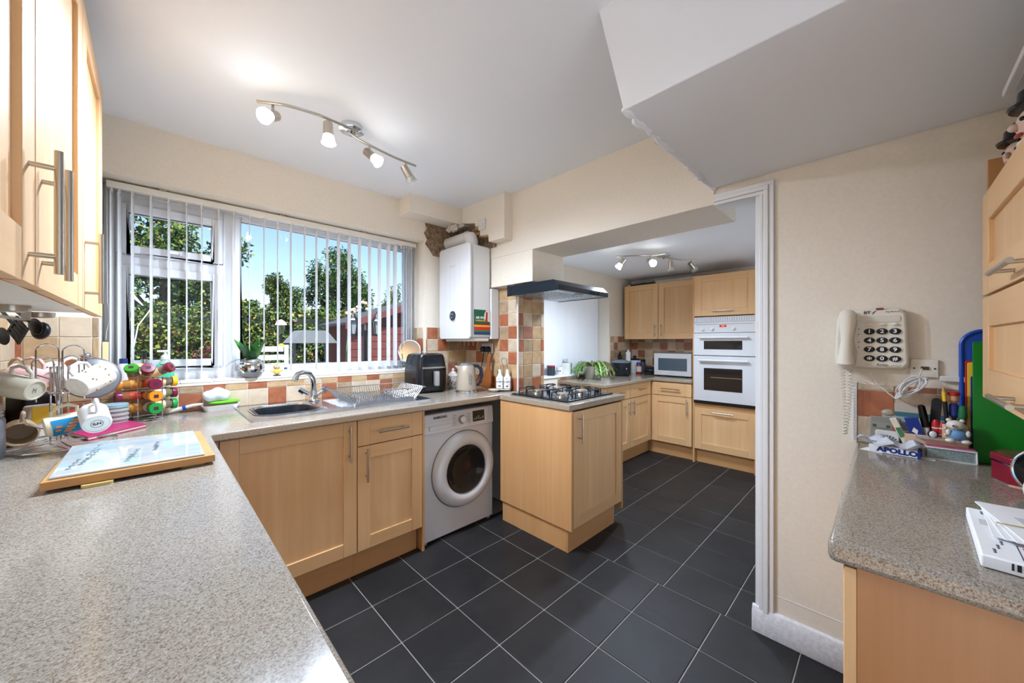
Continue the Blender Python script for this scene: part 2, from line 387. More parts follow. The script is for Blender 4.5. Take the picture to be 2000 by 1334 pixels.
# ---- wall tiles: a grout bed and each tile a piece
WT = [MB().box(0, .1, -.009, 0, 0, .1).mesh('wall_tile', m, .0022, 2) for m in TILE]
def tiles(parent, axis, plane, u0, u1, z0, z1, uoff, zoff, pu=.1045, pv=.1045, seq=None, wts=(30, 28, 26, 12, 6)):
    g = .002
    b = MB()
    if axis == 'N': b.box(u0, u1, plane - .005, plane + .004, z0, z1)
    elif axis == 'E': b.box(plane - .005, plane + .004, u0, u1, z0, z1)
    else: b.box(plane - .004, plane + .005, u0, u1, z0, z1)
    b.build('grout', wgrout_m, parent)
    rot = {'N': 0, 'E': -math.pi / 2, 'W': math.pi / 2}[axis]
    i0 = math.floor((u0 - uoff) / pu + .02); i1 = math.ceil((u1 - uoff) / pu - .02)
    j0 = math.floor((z0 - zoff) / pv + .02); j1 = math.ceil((z1 - zoff) / pv - .02)
    last = None; row_prev = {}; force = seq or {}
    for j in range(j0, j1):
        for i in range(i0, i1):
            a, c = max(u0, uoff + i * pu) + g, min(u1, uoff + (i + 1) * pu) - g
            e, h = max(z0, zoff + j * pv) + g, min(z1, zoff + (j + 1) * pv) - g
            if c - a < .008 or h - e < .008: continue
            while True:
                k = rng.choices(range(5), wts)[0]
                if not (k in (0, 4) and (last in (0, 4) or row_prev.get(i) in (0, 4))): break
            k = force.get((i - i0, j - j0), k); last = k; row_prev[i] = k
            if axis == 'N': loc = (a, plane, e)
            elif axis == 'E': loc = (plane, c, e)
            else: loc = (plane, a, e)
            put('tile', WT[k], parent, loc, (0, 0, rot), ((c - a) / .1, 1, (h - e) / .1))
tiles(wall_n, 'N', YN, OX0, OX1, W, 1.082, .404, W - .002)
tiles(wall_n, 'N', YN, OX1 + .012, XE, W, 1.452, .404, W - .002)
tiles(wall_n, 'N', YN, -.46, OX0, W, 1.45, .404, W - .002)
tiles(wall_w, 'W', -.46, 2.0, YN - .01, W, 1.45, YN - .01, W - .002)
tiles(nib, 'E', XE, 2.055, YN - .01, W, 1.775, 2.055, W - .002)
tiles(nib, 'N', 2.055, XE, 2.38, .2, 1.775, XE + .055, W - .002, pu=.107)
MB().box(XE - .012, XE - .002, 2.043, 2.053, W, 1.775).build('tile_trim', white_m, nib)
tiles(wall_en, 'N', 2.55, EX1 + .01, 4.87, WE, 1.40, 4.277, WE)
tiles(wall_ee, 'E', 4.87, 1.50, 2.54, WE, 1.40, 2.55, WE)
tiles(wall_en, 'N', 2.55, 3.19, EX1, WE, .93, 4.277, WE - .07)
tiles(wall_e, 'E', XB, -.30, .083, W, 1.165, -.022, W - .002, wts=(30, 30, 30, 20, 6), seq={(3, 1): 0, (3, 2): 2, (2, 2): 0, (1, 2): 3, (1, 1): 1, (3, 0): 2, (2, 1): 2})
MB().box(XB - .012, XB, .082, .092, W, 1.17).build('tile_trim', white_m, wall_e)
# reveal beside the right end of the big window
rv = MB(); tiles(wall_n, 'E', OX1, YN + .01, 2.9, 1.105, 1.452, YN + .01, 1.25)

# ---- tiled window sill
sill = struct(MB().box(OX0, OX1, YN - .012, 2.93, 1.08, 1.095).build('window_sill', wgrout_m))
sl_me = MB().box(0, .1, 0, .19, 0, .011).mesh('sill_tile', P('sill_tile_white', (240, 232, 226), .18, bump=(20, .1)), .003, 2)
x = OX0
while x < OX1 - .01:
    w = min(.1485, OX1 - x); put('tile', sl_me, sill, (x + .001, YN - .014, 1.095), (0, 0, 0), ((w - .002) / .1, 1, 1)); x += .1485
struct(MB().box(EX0, EX1, 2.535, 2.79, .93, .95).build('window_sill_extension', upvc_m, bevel=.003))

# ---- big window
def ring(b, x0, x1, z0, z1, w, y0, y1): b.box(x0, x0 + w, y0, y1, z0, z1).box(x1 - w, x1, y0, y1, z0, z1).box(x0 + w, x1 - w, y0, y1, z1 - w, z1).box(x0 + w, x1 - w, y0, y1, z0, z0 + w); return b
win = struct(ring(MB(), OX0, OX1, 1.095, OZ1, .045, 2.93, 2.995).build('window_1', upvc_m, bevel=.005))
MB().box(-.16, .31, 2.935, 2.99, 1.13, 1.18).build('bottom_rail', upvc_m, win, .004); MB().box(-.16, .31, 2.935, 2.99, 2.09, 2.15).build('top_rail', upvc_m, win, .004)
MB().box(.305, .368, 2.93, 2.995, 1.13, 2.15).build('mullion', upvc_m, win, .005)
MB().box(-.16, .31, 2.93, 2.995, 1.75, 1.812).build('transom', upvc_m, win, .005)
for z0, z1 in ((1.175, 1.752), (1.815, 2.095)):
    s_ = ring(MB(), -.157, .304, z0, z1, .05, 2.917, 2.985).build('sash', upvc_m, win, .008, 3)
    MB().box(-.108, .255, 2.956, 2.962, z0 + .048, z1 - .048).build('pane', PANE, s_)
    ring(MB(), -.110, .257, z0 + .046, z1 - .046, .006, 2.93, 2.955).build('gasket', black_m, s_)
ring(MB(), .36, 1.60, 1.13, 2.15, .04, 2.94, 2.985).build('beading', upvc_m, win, .006)
MB().box(.375, 1.585, 2.956, 2.962, 1.16, 2.12).build('pane', PANE, win)
ring(MB(), .398, 1.562, 1.168, 2.112, .004, 2.95, 2.956).build('gasket', black_m, win)
MB().box(.04, .13, 2.885, 2.905, 1.836, 1.850).box(.10, .125, 2.88, 2.925, 1.828, 1.858).build('window_handle', upvc_m, win, .004)
MB().box(.276, .290, 2.885, 2.90, 1.40, 1.50).box(.272, .294, 2.89, 2.925, 1.47, 1.53).build('window_handle', upvc_m, win, .004)
# ---- extension window
win2 = struct(ring(MB(), EX0, EX1, .95, EZ1, .06, 2.78, 2.84).box(3.42, 3.49, 2.78, 2.84, .95, EZ1).build('window_2', upvc_m, bevel=.004))
MB().box(EX0 + .05, EX1 - .05, 2.81, 2.815, 1.0, EZ1 - .05).build('pane', PANE, win2)
# ---- vertical blinds
def blind(label, xs, y, z0, z1, angs, x0, x1, chain_x):
    t = thing('vertical_blind', label, 'blind', (x0, y, z0))
    h = z1 - z0
    MB().box(0, x1 - x0, -.021, .021, h, h + .036).build('head_rail', P('blind_rail', (236, 232, 222), .4), t, .003)
    me = MB().box(-.0006, .0006, -.0445, .0445, .012, h - .02).box(-.0012, .0012, -.044, .044, .012, .030).mesh('slat', blind_m)
    hk = MB().box(-.004, .004, -.014, .014, h - .024, h + .001).mesh('carrier', wplast)
    for x, a in zip(xs, angs):
        s_ = put('slat', me, t, (x - x0, 0, 0), (0, 0, R(a))); put('carrier', hk, s_)
    ch = MB().tube([(chain_x - x0, -.028, h), (chain_x - x0 - .004, -.03, h * .5), (chain_x - x0, -.03, .32 * h)], .0016, 6).tube([(chain_x - x0 + .012, -.028, h), (chain_x - x0 + .014, -.03, h * .5), (chain_x - x0 + .01, -.03, .32 * h)], .0016, 6)
    ch.build('pull_chain', wplast, t)
    return t
sx = [-.164, -.136, -.089, -.017, .055, .131, .198, .277, .352, .432, .511, .588, .666, .751, .827, .9, .978, 1.056, 1.134, 1.214, 1.294, 1.37, 1.428, 1.485, 1.508, 1.530, 1.552, 1.574]
bl = blind('white vertical blind with open slats across the big window above the sink', sx, 2.86, 1.118, 2.140, [-7 + rng.uniform(-1.5, 1.5) for _ in range(23)] + [-28, -24, -20, -26, -22], OX0 + .015, OX1 - .02, 1.60)
for xx in (.02, .60, 1.15): MB().box(xx + .18, xx + .21, -.026, .026, 1.022 + .034, 1.022 + .046).build('rail_bracket', nickel, bl)
MB().tube([(.004, -.03, 1.0), (.006, -.032, .42), (.016, -.034, .34), (.004, -.034, .27), (.0, -.03, .22)], .0012, 5).build('pull_cord', wplast, bl)
MB().box(-.012, .012, -.04, -.022, .07, .21).build('cord_weight', P('yellowed_plastic', (226, 208, 160), .5), bl, .004)
sx2 = [EX0 + .05 + .072 * k for k in range(22)]
blind('white vertical blind drawn shut across the extension window behind the hob', sx2, 2.70, .955, 1.93, [78 + rng.uniform(-3, 3) for _ in sx2], EX0 + .02, EX1 - .02, EX1 - .06)
# ================================================================ cabinets
def bar_handle(parent, p0, p1, out=.032, r=.006, y=-.02):
    p0, p1 = Vector(p0), Vector(p1); d = (p1 - p0).normalized()
    o = Vector((0, y - out, 0)); b = MB().cyl(p0 + o, p1 + o, r, n=14)
    for q in (p0 + d * .03, p1 - d * .03): b.cyl((q.x, y, q.z), (q.x, y - out, q.z), r * .75, n=10)
    return b.build('handle', nickel, parent, label='brushed steel bar handle')
def door(parent, x0, x1, z0, z1, handle=None, name='door', st=.072, flat=False):
    d = MB()
    if flat:
        d.mat(0).box(x0 + .001, x0 + st, -.02, 0, z0, z1).box(x1 - st, x1 - .001, -.02, 0, z0, z1).mat(1).box(x0 + st, x1 - st, -.0195, 0, z0, z1)
        o = d.build(name, [beech_v, beech_x], parent, .0012, 1)
    else:
        d.mat(0).box(x0 + .001, x0 + st, -.02, 0, z0, z1).box(x1 - st, x1 - .001, -.02, 0, z0, z1)
        d.mat(1).box(x0 + st, x1 - st, -.0196, 0, z1 - st, z1).box(x0 + st, x1 - st, -.0196, 0, z0, z0 + st)
        o = d.build(name, [beech_v, beech_x], parent, .0016, 1)
        MB().box(x0 + st - .004, x1 - st + .004, -.010, -.003, z0 + st - .004, z1 - st + .004).build('panel', beech_v, o)
    if handle: bar_handle(o, (handle[0], 0, handle[1]), (handle[2], 0, handle[3]))
    return o
def carcass(parent, w, dep, z0, z1, top=True):
    b = MB().box(0, .018, 0, dep, z0, z1).box(w - .018, w, 0, dep, z0, z1).box(.018, w - .018, 0, dep, z0, z0 + .018).box(.018, w - .018, dep - .01, dep, z0, z1)
    if top: b.box(.018, w - .018, 0, dep, z1 - .018, z1)
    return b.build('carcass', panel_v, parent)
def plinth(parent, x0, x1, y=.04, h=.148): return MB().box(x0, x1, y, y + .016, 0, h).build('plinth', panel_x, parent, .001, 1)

c1 = thing('base_cabinet', 'wide beech base cabinet under the sink bowl', 'cabinet', (.20, 2.07, 0))
carcass(c1, .60, .62, .15, .89, False); door(c1, 0, .60, .158, .888, (.556, .675, .556, .87)); plinth(c1, -.06, .60)
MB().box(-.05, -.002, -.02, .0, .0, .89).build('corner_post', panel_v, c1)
c2 = thing('base_cabinet', 'narrow beech base cabinet with drawer beside the washing machine', 'cabinet', (.80, 2.07, 0))
carcass(c2, .41, .62, .15, .89, False); door(c2, .003, .408, .158, .740, (.048, .545, .048, .73)); plinth(c2, 0, .40)
door(c2, .003, .408, .745, .888, (.113, .815, .30, .815), 'drawer', flat=True)
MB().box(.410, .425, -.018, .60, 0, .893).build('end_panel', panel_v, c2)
# run under the worktop that the camera stands over
cw = thing('base_cabinet', 'long beech base cabinet run below the nearest worktop', 'cabinet', (.12, .25, 0), R(90))
carcass(cw, 1.77, .56, .15, .89)
for k in range(3): door(cw, .59 * k, .59 * k + .586, .158, .888, (.59 * k + .53, .67, .59 * k + .53, .86))
plinth(cw, 0, 1.80)
# peninsula
c3 = thing('base_cabinet', 'beech peninsula cabinet under the gas hob', 'cabinet', (1.84, 1.38, 0))
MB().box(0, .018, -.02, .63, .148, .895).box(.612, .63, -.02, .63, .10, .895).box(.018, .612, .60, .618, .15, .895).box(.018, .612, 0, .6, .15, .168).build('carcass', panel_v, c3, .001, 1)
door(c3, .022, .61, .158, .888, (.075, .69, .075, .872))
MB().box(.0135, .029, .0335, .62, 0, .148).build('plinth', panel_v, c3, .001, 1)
plinth(c3, .013, .57, .017)
# worktops
def slab(name, label, xs, ys, keep, z0, z1, cat='worktop', bev=.008):
    b = MB()
    nx, ny = len(xs) - 1, len(ys) - 1
    def on(i, j): return 0 <= i < nx and 0 <= j < ny and keep(i, j)
    for i in range(nx):
        for j in range(ny):
            if not on(i, j): continue
            x0, x1, y0, y1 = xs[i], xs[i + 1], ys[j], ys[j + 1]
            b.mat(0).quad((x0, y0, z1), (x1, y0, z1), (x1, y1, z1), (x0, y1, z1)); b.quad((x0, y1, z0), (x1, y1, z0), (x1, y0, z0), (x0, y0, z0))
            b.mat(1)
            if not on(i - 1, j): b.quad((x0, y1, z0), (x0, y0, z0), (x0, y0, z1), (x0, y1, z1))
            if not on(i + 1, j): b.quad((x1, y0, z0), (x1, y1, z0), (x1, y1, z1), (x1, y0, z1))
            if not on(i, j - 1): b.quad((x0, y0, z0), (x1, y0, z0), (x1, y0, z1), (x0, y0, z1))
            if not on(i, j + 1): b.quad((x1, y1, z0), (x0, y1, z0), (x0, y1, z1), (x1, y1, z1))
    return tag(b.build(name, [top_m, edge_m], None, bev, 3), label, cat)
slab('worktop', 'L-shaped speckled beige worktop running from the camera and under the window', [-.455, .168, .365, .71, 2.058], [.22, 2.012, 2.235, 2.60, 2.728], lambda i, j: (j == 0 and i == 0) or (j > 0 and not (i == 2 and j == 2)), W - .04, W)
slab('worktop', 'speckled beige worktop around the gas hob on the peninsula', [1.83, 2.064, 2.51], [1.365, 2.0115, 2.04], lambda i, j: j == 0 or i == 1, W - .04, W)
slab('worktop', 'speckled worktop below the wall telephone', [.965, 1.985], [-.545, .083], lambda i, j: True, W - .045, W, bev=.012)
# cabinet below the telephone worktop
c4 = thing('base_cabinet', 'beech cabinet end panel below the telephone worktop', 'cabinet', (1.96, .04, 0), math.pi)
MB().box(.965, .983, 0, .58, 0, W - .046).build('end_panel', wood('beech_end_panel_shaded', (198, 142, 92), (176, 120, 72), 2), c4)  # redder panel wood, its colour darkened for the shade it stands in
carcass(c4, .965, .56, .15, W - .05); plinth(c4, 0, .965)
for k in range(2): door(c4, .0 + .48 * k, .478 + .48 * k + (.025 if k else 0), .158, .885, (.05 + .38 * k, .68, .05 + .38 * k, .86))
# wall units along the camera's own wall
uw = [('beech wall unit nearest the camera above the mugs', .475, 1.035, .515), ('middle beech wall unit of the three above the mug tree', 1.038, 1.615, .05), ('far beech wall unit beside the window, above the mug tree', 1.618, 2.155, .045)]
under = P('pale_melamine', (226, 222, 212), .4)
for lb, y0, y1, hx in uw:
    t = thing('wall_cabinet', lb, 'cabinet', (-.17, y0, 1.44), R(90)); w = y1 - y0
    MB().mat(0).box(0, w, 0, .285, .0, .012).mat(1).box(0, .016, 0, .285, .012, .88).box(w - .016, w, 0, .285, .012, .88).box(0, w, .275, .285, .012, .88).box(0, w, 0, .285, .865, .88).build('carcass', [under, panel_v], t)
    door(t, .001, w - .001, -.014, .885, (hx, .005, hx, .215), st=.085)
# under-cabinet lamps
for k, (u, v) in enumerate(((76, 614), (-8, 598))):
    p = pz(u, v, 1.432)
    t = thing('puck_light', ['round chrome under-cabinet puck light nearer the window', 'round chrome under-cabinet puck light cut by the picture edge'][k], 'light', (-.31, p.y if k == 0 else p.y + .05, 1.4395))
    MB().lathe([(.036, -.0), (.036, -.006), (.034, -.018), (.026, -.020)], 28).build('housing', nickel, t); MB().lathe([(.025, -.0205), (.025, -.0185)], 24).build('lens', wplast, t)
# wall units over the telephone worktop (two lift-up flaps)
t = thing('wall_cabinet', 'beech wall unit with two lift-up flap doors beside the telephone', 'cabinet', (1.767, -.22, 1.165), math.pi)
MB().box(0, .018, 0, .32, 0, .60).box(.91, .928, 0, .32, 0, .60).box(0, .928, 0, .32, 0, .016).box(0, .928, 0, .32, .585, .60).box(0, .928, .31, .32, 0, .60).build('carcass', panel_v, t)
door(t, 0, .928, 0, .293, (.36, .036, .57, .036), st=.085); door(t, 0, .928, .300, .595, (.36, .325, .57, .325), st=.085)

# ---------------------------------------------------------------- extension units
def ecab(label, loc, rz): return thing('base_cabinet', label, 'cabinet', loc, rz)
t = ecab('beech cabinet with drawer below the trailing cactus', (3.24, 1.99, 0), 0)
carcass(t, .5, .55, .15, .86); door(t, .002, .498, .158, .70, (.455, .52, .455, .68)); door(t, .002, .498, .706, .855, (.17, .785, .33, .785), 'drawer', flat=True); plinth(t, 0, .5)
t = ecab('beech cabinet with drawer below the black slow cooker', (3.74, 1.99, 0), 0)
carcass(t, .5, .55, .15, .86); door(t, .002, .498, .158, .70, (.045, .52, .045, .68)); door(t, .002, .498, .706, .855, (.17, .785, .33, .785), 'drawer', flat=True); plinth(t, 0, .56)
MB().box(.5, .56, -.018, .05, .15, .858).build('corner_post', beech_v, t)
t = ecab('beech cabinet with drawer below the microwave', (4.27, 1.965, 0), R(-90))
carcass(t, .46, .56, .15, .86); door(t, .002, .458, .158, .70, (.412, .50, .412, .68)); door(t, .002, .458, .706, .855, (.12, .785, .34, .785), 'drawer', flat=True); plinth(t, -.08, .46)
slab('worktop', 'speckled pale worktop around the corner of the extension', [3.19, 4.235, 4.868], [1.50, 1.94, 2.538], lambda i, j: j == 1 or i == 1, WE - .038, WE)
t = thing('oven_housing', 'tall beech oven housing at the far end of the extension', 'cabinet', (4.27, 1.497, 0), R(-90))
MB().box(0, .018, -.018, .59, 0, 2.05).box(.582, .60, -.018, .59, .0, 2.05).box(0, .6, 0, .59, 2.032, 2.05).box(0, .6, .02, .59, 1.585, 1.60).box(0, .6, .02, .59, .645, .66).box(0, .6, .575, .59, .15, 2.05).build('carcass', panel_v, t)
door(t, .018, .60, 1.605, 2.045, (.20, 1.655, .40, 1.655)); door(t, .018, .60, .158, .610, (.20, .575, .40, .575)); plinth(t, .018, .60)
MB().box(.018, .6, -.015, 0, .612, .655).build('filler_rail', panel_x, t)
MB().box(.0, .6, .02, .026, .15, .158).build('shadow_gap', nickel, t)
# neighbour unit further along, mostly hidden by the door jamb
for k, (y0, y1, hx) in enumerate(((2.50, 2.03, .43), (2.03, 1.51, .045))):
    w = y0 - y1
    t = thing('wall_cabinet', ['beech wall cabinet in the extension corner above the slow cooker', 'beech wall cabinet above the microwave beside the oven housing'][k], 'cabinet', (4.60, y0, 1.36), R(-90))
    MB().box(0, .016, 0, .26, 0, .70).box(w - .016, w, 0, .26, 0, .70).box(0, w, 0, .26, 0, .016).box(0, w, 0, .26, .69, .70).box(0, w, .25, .26, 0, .7).build('carcass', panel_v, t)
    door(t, .002, w - .002, .002, .715, (hx, .03, hx, .19))
# built-in double oven
ov = thing('double_oven', 'white built-in double oven in the tall housing', 'oven', (4.25, 1.478, .662), R(-90))
MB().box(.004, .575, .01, .50, .0, .92).build('body', enamel, ov)
b = MB().box(0, .579, -.004, .01, .875, .930)
for k in range(26): b.box(.01 + .0216 * k, .022 + .0216 * k, -.010, -.004, .882, .924)
b.build('vent_grille', enamel, ov)
pn = MB().box(0, .579, -.018, .01, .762, .872).build('control_panel', enamel, ov, .003)
for x in (.09, .185, .385):
    k_ = MB().at((x, -.018, .80), 0, math.pi / 2).lathe([(.020, 0), (.019, .012), (.012, .014), (.011, .026)], 20).build('knob', wplast, pn)
MB().box(.255, .32, -.0195, -.017, .818, .842).build('display', P('red_display', (150, 30, 26), .3, emit=.6), pn)
MB().box(.02, .56, -.0188, -.0175, .848, .852).build('print', grey_ink, pn)
text('8:88', .016, P('red_led', (255, 120, 90), .4, emit=1.5), pn, (.288, -.0197, .83), FRONT, 'digits')
for z0, z1, g0, g1, nm in ((.520, .757, .585, .675, 'top_door'), (.03, .512, .15, .385, 'main_door')):
    d_ = MB().box(0, .579, -.026, .01, z0, z1).build(nm, enamel, ov, .004)
    MB().box(.105, .465, -.0285, -.0255, g0, g1).build('window', P('oven_glass', (40, 36, 34), .06), d_, .001)
    MB().cyl((.06, -.058, z1 - .045), (.52, -.058, z1 - .045), .011).box(.07, .095, -.058, -.025, z1 - .053, z1 - .037).box(.485, .51, -.058, -.025, z1 - .053, z1 - .037).build('handle', wplast, d_, label='white bar handle')
    if nm == 'main_door': MB().box(.17, .46, -.0292, -.0284, .285, .291).build('shelf_line', nickel, d_)
MB().box(0, .579, -.02, .01, 0, .027).build('trim_strip', black_m, ov)

# ---------------------------------------------------------------- washing machine
wm = thing('washing_machine', 'white front-loading washing machine between sink cabinet and peninsula', 'washing machine', (1.232, 2.085, 0))
MB().box(0, .012, .02, .60, .018, .72).box(.588, .60, .02, .60, .018, .72).box(.012, .588, .588, .60, .018, .72).box(.012, .588, .02, .588, .018, .03).build('body', enamel, wm, .002, 2)
MB().prism([(.0, .722), (.60, .722), (.60, .85), (.0, .85)], .012, .60, 1).build('top_box', enamel, wm, .006, 2)
fp = MB().prism([(.012, .722), (-.006, .724), (.004, .845), (.012, .85)], .002, .598, 0).build('control_panel', enamel, wm, .002)
for x in (.03, .57): MB().lathe([(.018, 0), (.018, .02)], 14, (x, .03, 0)).build('foot', P('grey_foot', (150, 150, 148), .5), wm); MB().lathe([(.018, 0), (.018, .02)], 14, (x, .56, 0)).build('foot', MATS['grey_foot'], wm)
cx, cz = .335, .435
bm = bmesh.new(); es = []
for lp_ in (rr(0, .60, .018, .72, .006), [(cx + .2 * math.cos(R(7.5 * i)), cz + .2 * math.sin(R(7.5 * i))) for i in range(48)]):
    vs_ = [bm.verts.new((x, .013, z)) for x, z in lp_]; es += [bm.edges.new((vs_[i], vs_[(i + 1) % len(vs_)])) for i in range(len(vs_))]
bmesh.ops.triangle_fill(bm, use_beauty=True, edges=es); me_ = bpy.data.meshes.new('front_panel'); bm.to_mesh(me_); bm.free(); me_.materials.append(enamel); fpo = put('front_panel', me_, wm)
sm_ = fpo.modifiers.new('thickness', 'SOLIDIFY'); sm_.thickness = .008; sm_.offset = 0
dm = MB().at((cx, .012, cz), 0, math.pi / 2)
dm.lathe([(.262, 0), (.262, .012), (.252, .034), (.225, .050), (.195, .052), (.172, .042), (.165, .030)], 56, cap=False)
rd = dm.build('door', enamel, wm, label='round white porthole door')
MB().at((cx, .012, cz), 0, math.pi / 2).lathe([(.168, .034), (.160, .044), (.150, .040), (.12, .014), (.09, .0), (.06, -.006), (.002, -.008)], 48, cap=False).build('glass_bowl', P('smoked_glass', (120, 116, 112), .03, 0, .9, 1.3), rd)
MB().at((cx, .012, cz), 0, math.pi / 2).lathe([(.268, -.002), (.268, .004), (.262, .004)], 56, cap=False).build('seam_ring', P('seam_grey', (110, 110, 110), .5), rd)
dk = MB().at((cx, .012, cz), 0, math.pi / 2); dk.lathe([(.165, .030), (.166, -.10), (.10, -.22), (.004, -.24)], 40, cap=False).build('drum', P('dark_drum', (42, 40, 38), .35, .4), wm)
MB().ball((cx + .075, .10, cz - .02), .035, 14, 8, (1, .6, 1.2)).build('red_cloth', P('red_cloth', (190, 40, 44), .8), wm, label='red laundry showing through the glass')
MB().at((0, -.0085, 0)).box(.043, .205, -.001, .006, .742, .772).build('detergent_drawer', P('drawer_shade', (214, 214, 212), .4), fp, .002)
MB().at((0, -.002, 0)).box(.012, .232, -.001, .004, .728, .800).build('drawer_front', enamel, fp, .002)
text('SAMSUNG', .022, P('dark_logo', (40, 42, 60), .4), fp, (.13, -.0035, .823), (R(85), 0, 0), 'logo', sx=1.05, bold=.0004)
MB().at((.307, -.001, .785), 0, R(85)).lathe([(.034, 0), (.034, .004), (.028, .005), (.027, .020), (.024, .023)], 32).build('dial', nickel, fp); 
MB().at((.307, -.001, .785), 0, R(85)).lathe([(.023, .0225), (.021, .025)], 28).build('dial_cap', wplast, fp)
for k in range(6):
    MB().box(.228, .262, -.0052 + .0006 * k, -.003, .752 + .013 * k, .7545 + .013 * k).box(.352, .385, -.0052 + .0006 * k, -.003, .752 + .013 * k, .7545 + .013 * k).build('programme_mark', grey_ink, fp)
MB().at((0, 0, 0)).prism([(-.0062, .752), (-.0050, .752), (.0005, .828), (-.0007, .828)], .405, .512, 0).build('display', gblack, fp)
for k in range(5): MB().box(.413 + .019 * k, .426 + .019 * k, -.006, -.003, .764, .776 + .008 * (k % 3)).build('display_mark', P('display_grey', (120, 124, 128), .4), fp)
for z in (.812, .776, .752): MB().box(.527, .549, -.0065 + .1 * (z - .752), -.001, z, z + .020).build('button', P('button_grey', (222, 222, 220), .4), fp, .002)
MB().box(.04, .082, .0105, .0125, .672, .694).build('sticker', P('dark_sticker', (70, 70, 74), .5), wm); MB().box(.088, .102, .0105, .0125, .672, .694).build('sticker', P('light_sticker', (180, 180, 180), .5), wm)
ring(MB(), .39, .555, .06, .165, .0014, .0108, .0125).build('filter_flap', P('seam_light', (196, 196, 196), .5), wm)

# ---------------------------------------------------------------- gas hob
hb = thing('gas_hob', 'black and steel four-burner gas hob on the peninsula', 'hob', (1.895, 1.435, W))
HW, HD = .575, .515
MB().prism(rr(0, HW, 0, HD, .012), .0005, .010).build('base_plate', P('hob_dark', (34, 36, 40), .18, .3), hb, .003)
MB().prism(rr(.025, HW - .085, .025, HD - .025, .02), .010, .0125).build('spill_tray', P('hob_enamel', (62, 68, 78), .15, .6), hb, .001)
burn = [(.135, .145, .043), (.135, .375, .034), (.375, .15, .050), (.375, .375, .036)]
for x, y, r in burn:
    bn = MB().lathe([(r * 1.25, .0125), (r * 1.2, .020), (r, .022), (r, .030), (r * .9, .031)], 28, (x, y, 0)).build('burner', steel, hb)
    MB().lathe([(r * .85, .031), (r * .82, .037), (r * .5, .039)], 28, (x, y, 0)).build('burner_cap', P('burner_cap', (196, 190, 182), .3, .8), bn)
for x, y, r in burn:
    g = MB(); s_ = .105; zt = .052
    for a in range(4):
        dx, dy = ((1, 0), (0, 1), (-1, 0), (0, -1))[a]
        g.tube([(x + dx * .028, y + dy * .028, zt + .004), (x + dx * .085, y + dy * .085, zt), (x + dx * .112, y + dy * .112, zt - .004), (x + dx * .114, y + dy * .114, .030), (x + dx * .114, y + dy * .114, .0125)], .0048, 8)
    q = .08
    for a, b_ in (((-q, -.112), (q, -.112)), ((-q, .112), (q, .112))):
        g.tube([(x + a[0], y + a[1], .0125), (x + a[0], y + a[1], zt - .006), (x + b_[0], y + b_[1], zt - .006), (x + b_[0], y + b_[1], .0125)], .0045, 8)
    g.build('pan_support', iron_m, hb)
for k in range(4):
    kb = MB().lathe([(.021, .0105), (.020, .026), (.017, .034)], 22, (HW - .042, .12 + .088 * k, 0)).build('knob', black_m, hb, .001)
    MB().box(HW - .045, HW - .039, .104 + .088 * k, .136 + .088 * k, .034, .040).build('grip', black_m, kb)
# ---------------------------------------------------------------- cooker hood
hd = thing('cooker_hood', 'black canopy cooker hood above the gas hob', 'cooker hood', (1.955, 1.55, 1.68))
for x0, x1 in ((0, .006), (.622, .628)): MB().prism([(0, .002), (.0, .036), (.045, .078), (.50, .078), (.50, 0), (.10, 0)], x0, x1, 0).build('side', P('hood_side', (36, 44, 54), .25, .5), hd, .001)
MB().box(.006, .622, -.0, .016, .002, .038).build('fascia', P('hood_black', (26, 26, 28), .35), hd, .003)
MB().prism([(.0, .036), (.045, .076), (.50, .076), (.50, .070), (.05, .070), (.012, .034)], .006, .622, 0).build('canopy_top', MATS['hood_black'], hd)
MB().box(.006, .622, .012, .50, .004, .010).build('underside', P('hood_grey', (150, 158, 166), .35, .7), hd)
fl = MB()
for i in range(13):
    for j in range(9): fl.ball((.07 + .03 * i, .12 + .04 * j, .004), .010, 8, 4, (1, 1, .35))
fl.build('grease_filter', P('filter_mesh', (180, 186, 192), .25, .9), hd)
MB().lathe([(.016, .002), (.016, .006)], 18, (.10, .055, 0)).build('lamp', wplast, hd); MB().lathe([(.016, .002), (.016, .006)], 18, (.50, .055, 0)).build('lamp', wplast, hd)
MB().box(.27, .35, .04, .07, .0015, .006).build('catch', black_m, hd)
for x in (.395, .425, .49): MB().box(x, x + .014, -.004, .002, .014, .028).build('slider_switch', black_m, hd, .001)
MB().box(-.004, .004, .47, .505, -.002, .084).build('end_bracket', MATS['hood_side'], hd, .002)
# ================================================================ boiler, lights
bo = thing('boiler', 'white wall-mounted gas boiler in the kitchen corner', 'boiler', (1.75, 2.69, 1.35), R(-90))
BW, BH = .425, .76
MB().box(.012, BW - .012, .02, .222, .012, BH - .008).build('casing', wplast, bo, .012, 3)
fr_ = MB().at((0, 0, 0)).prism(rr(0, BW, 0, BH, .03), 0, .022, 1).build('front_cover', enamel, bo, .006, 3)
for x in (.09, .155, .22, .285): MB().prism([(x, 0), (x + .01, -.0015), (x + .04, -.0015), (x + .05, 0)], .16, BH - .13).build('embossed_rib', enamel, fr_)
MB().at((.205, -.001, .19), 0, math.pi / 2).lathe([(.048, 0), (.048, .003), (.042, .004)], 36).build('control_bezel', wplast, fr_)
kn = MB().at((.205, -.004, .19), 0, math.pi / 2).lathe([(.041, 0), (.039, .006), (.030, .009), (.004, .010)], 36).build('control_dial', P('dial_dark', (44, 54, 66), .15), fr_)
for dx, dz in ((-.012, .012), (.012, .012), (0, -.014)): MB().ball((.205 + dx, -.014, .19 + dz), .006, 10, 6).build('dial_button', P('dial_grey', (140, 150, 160), .3), kn)
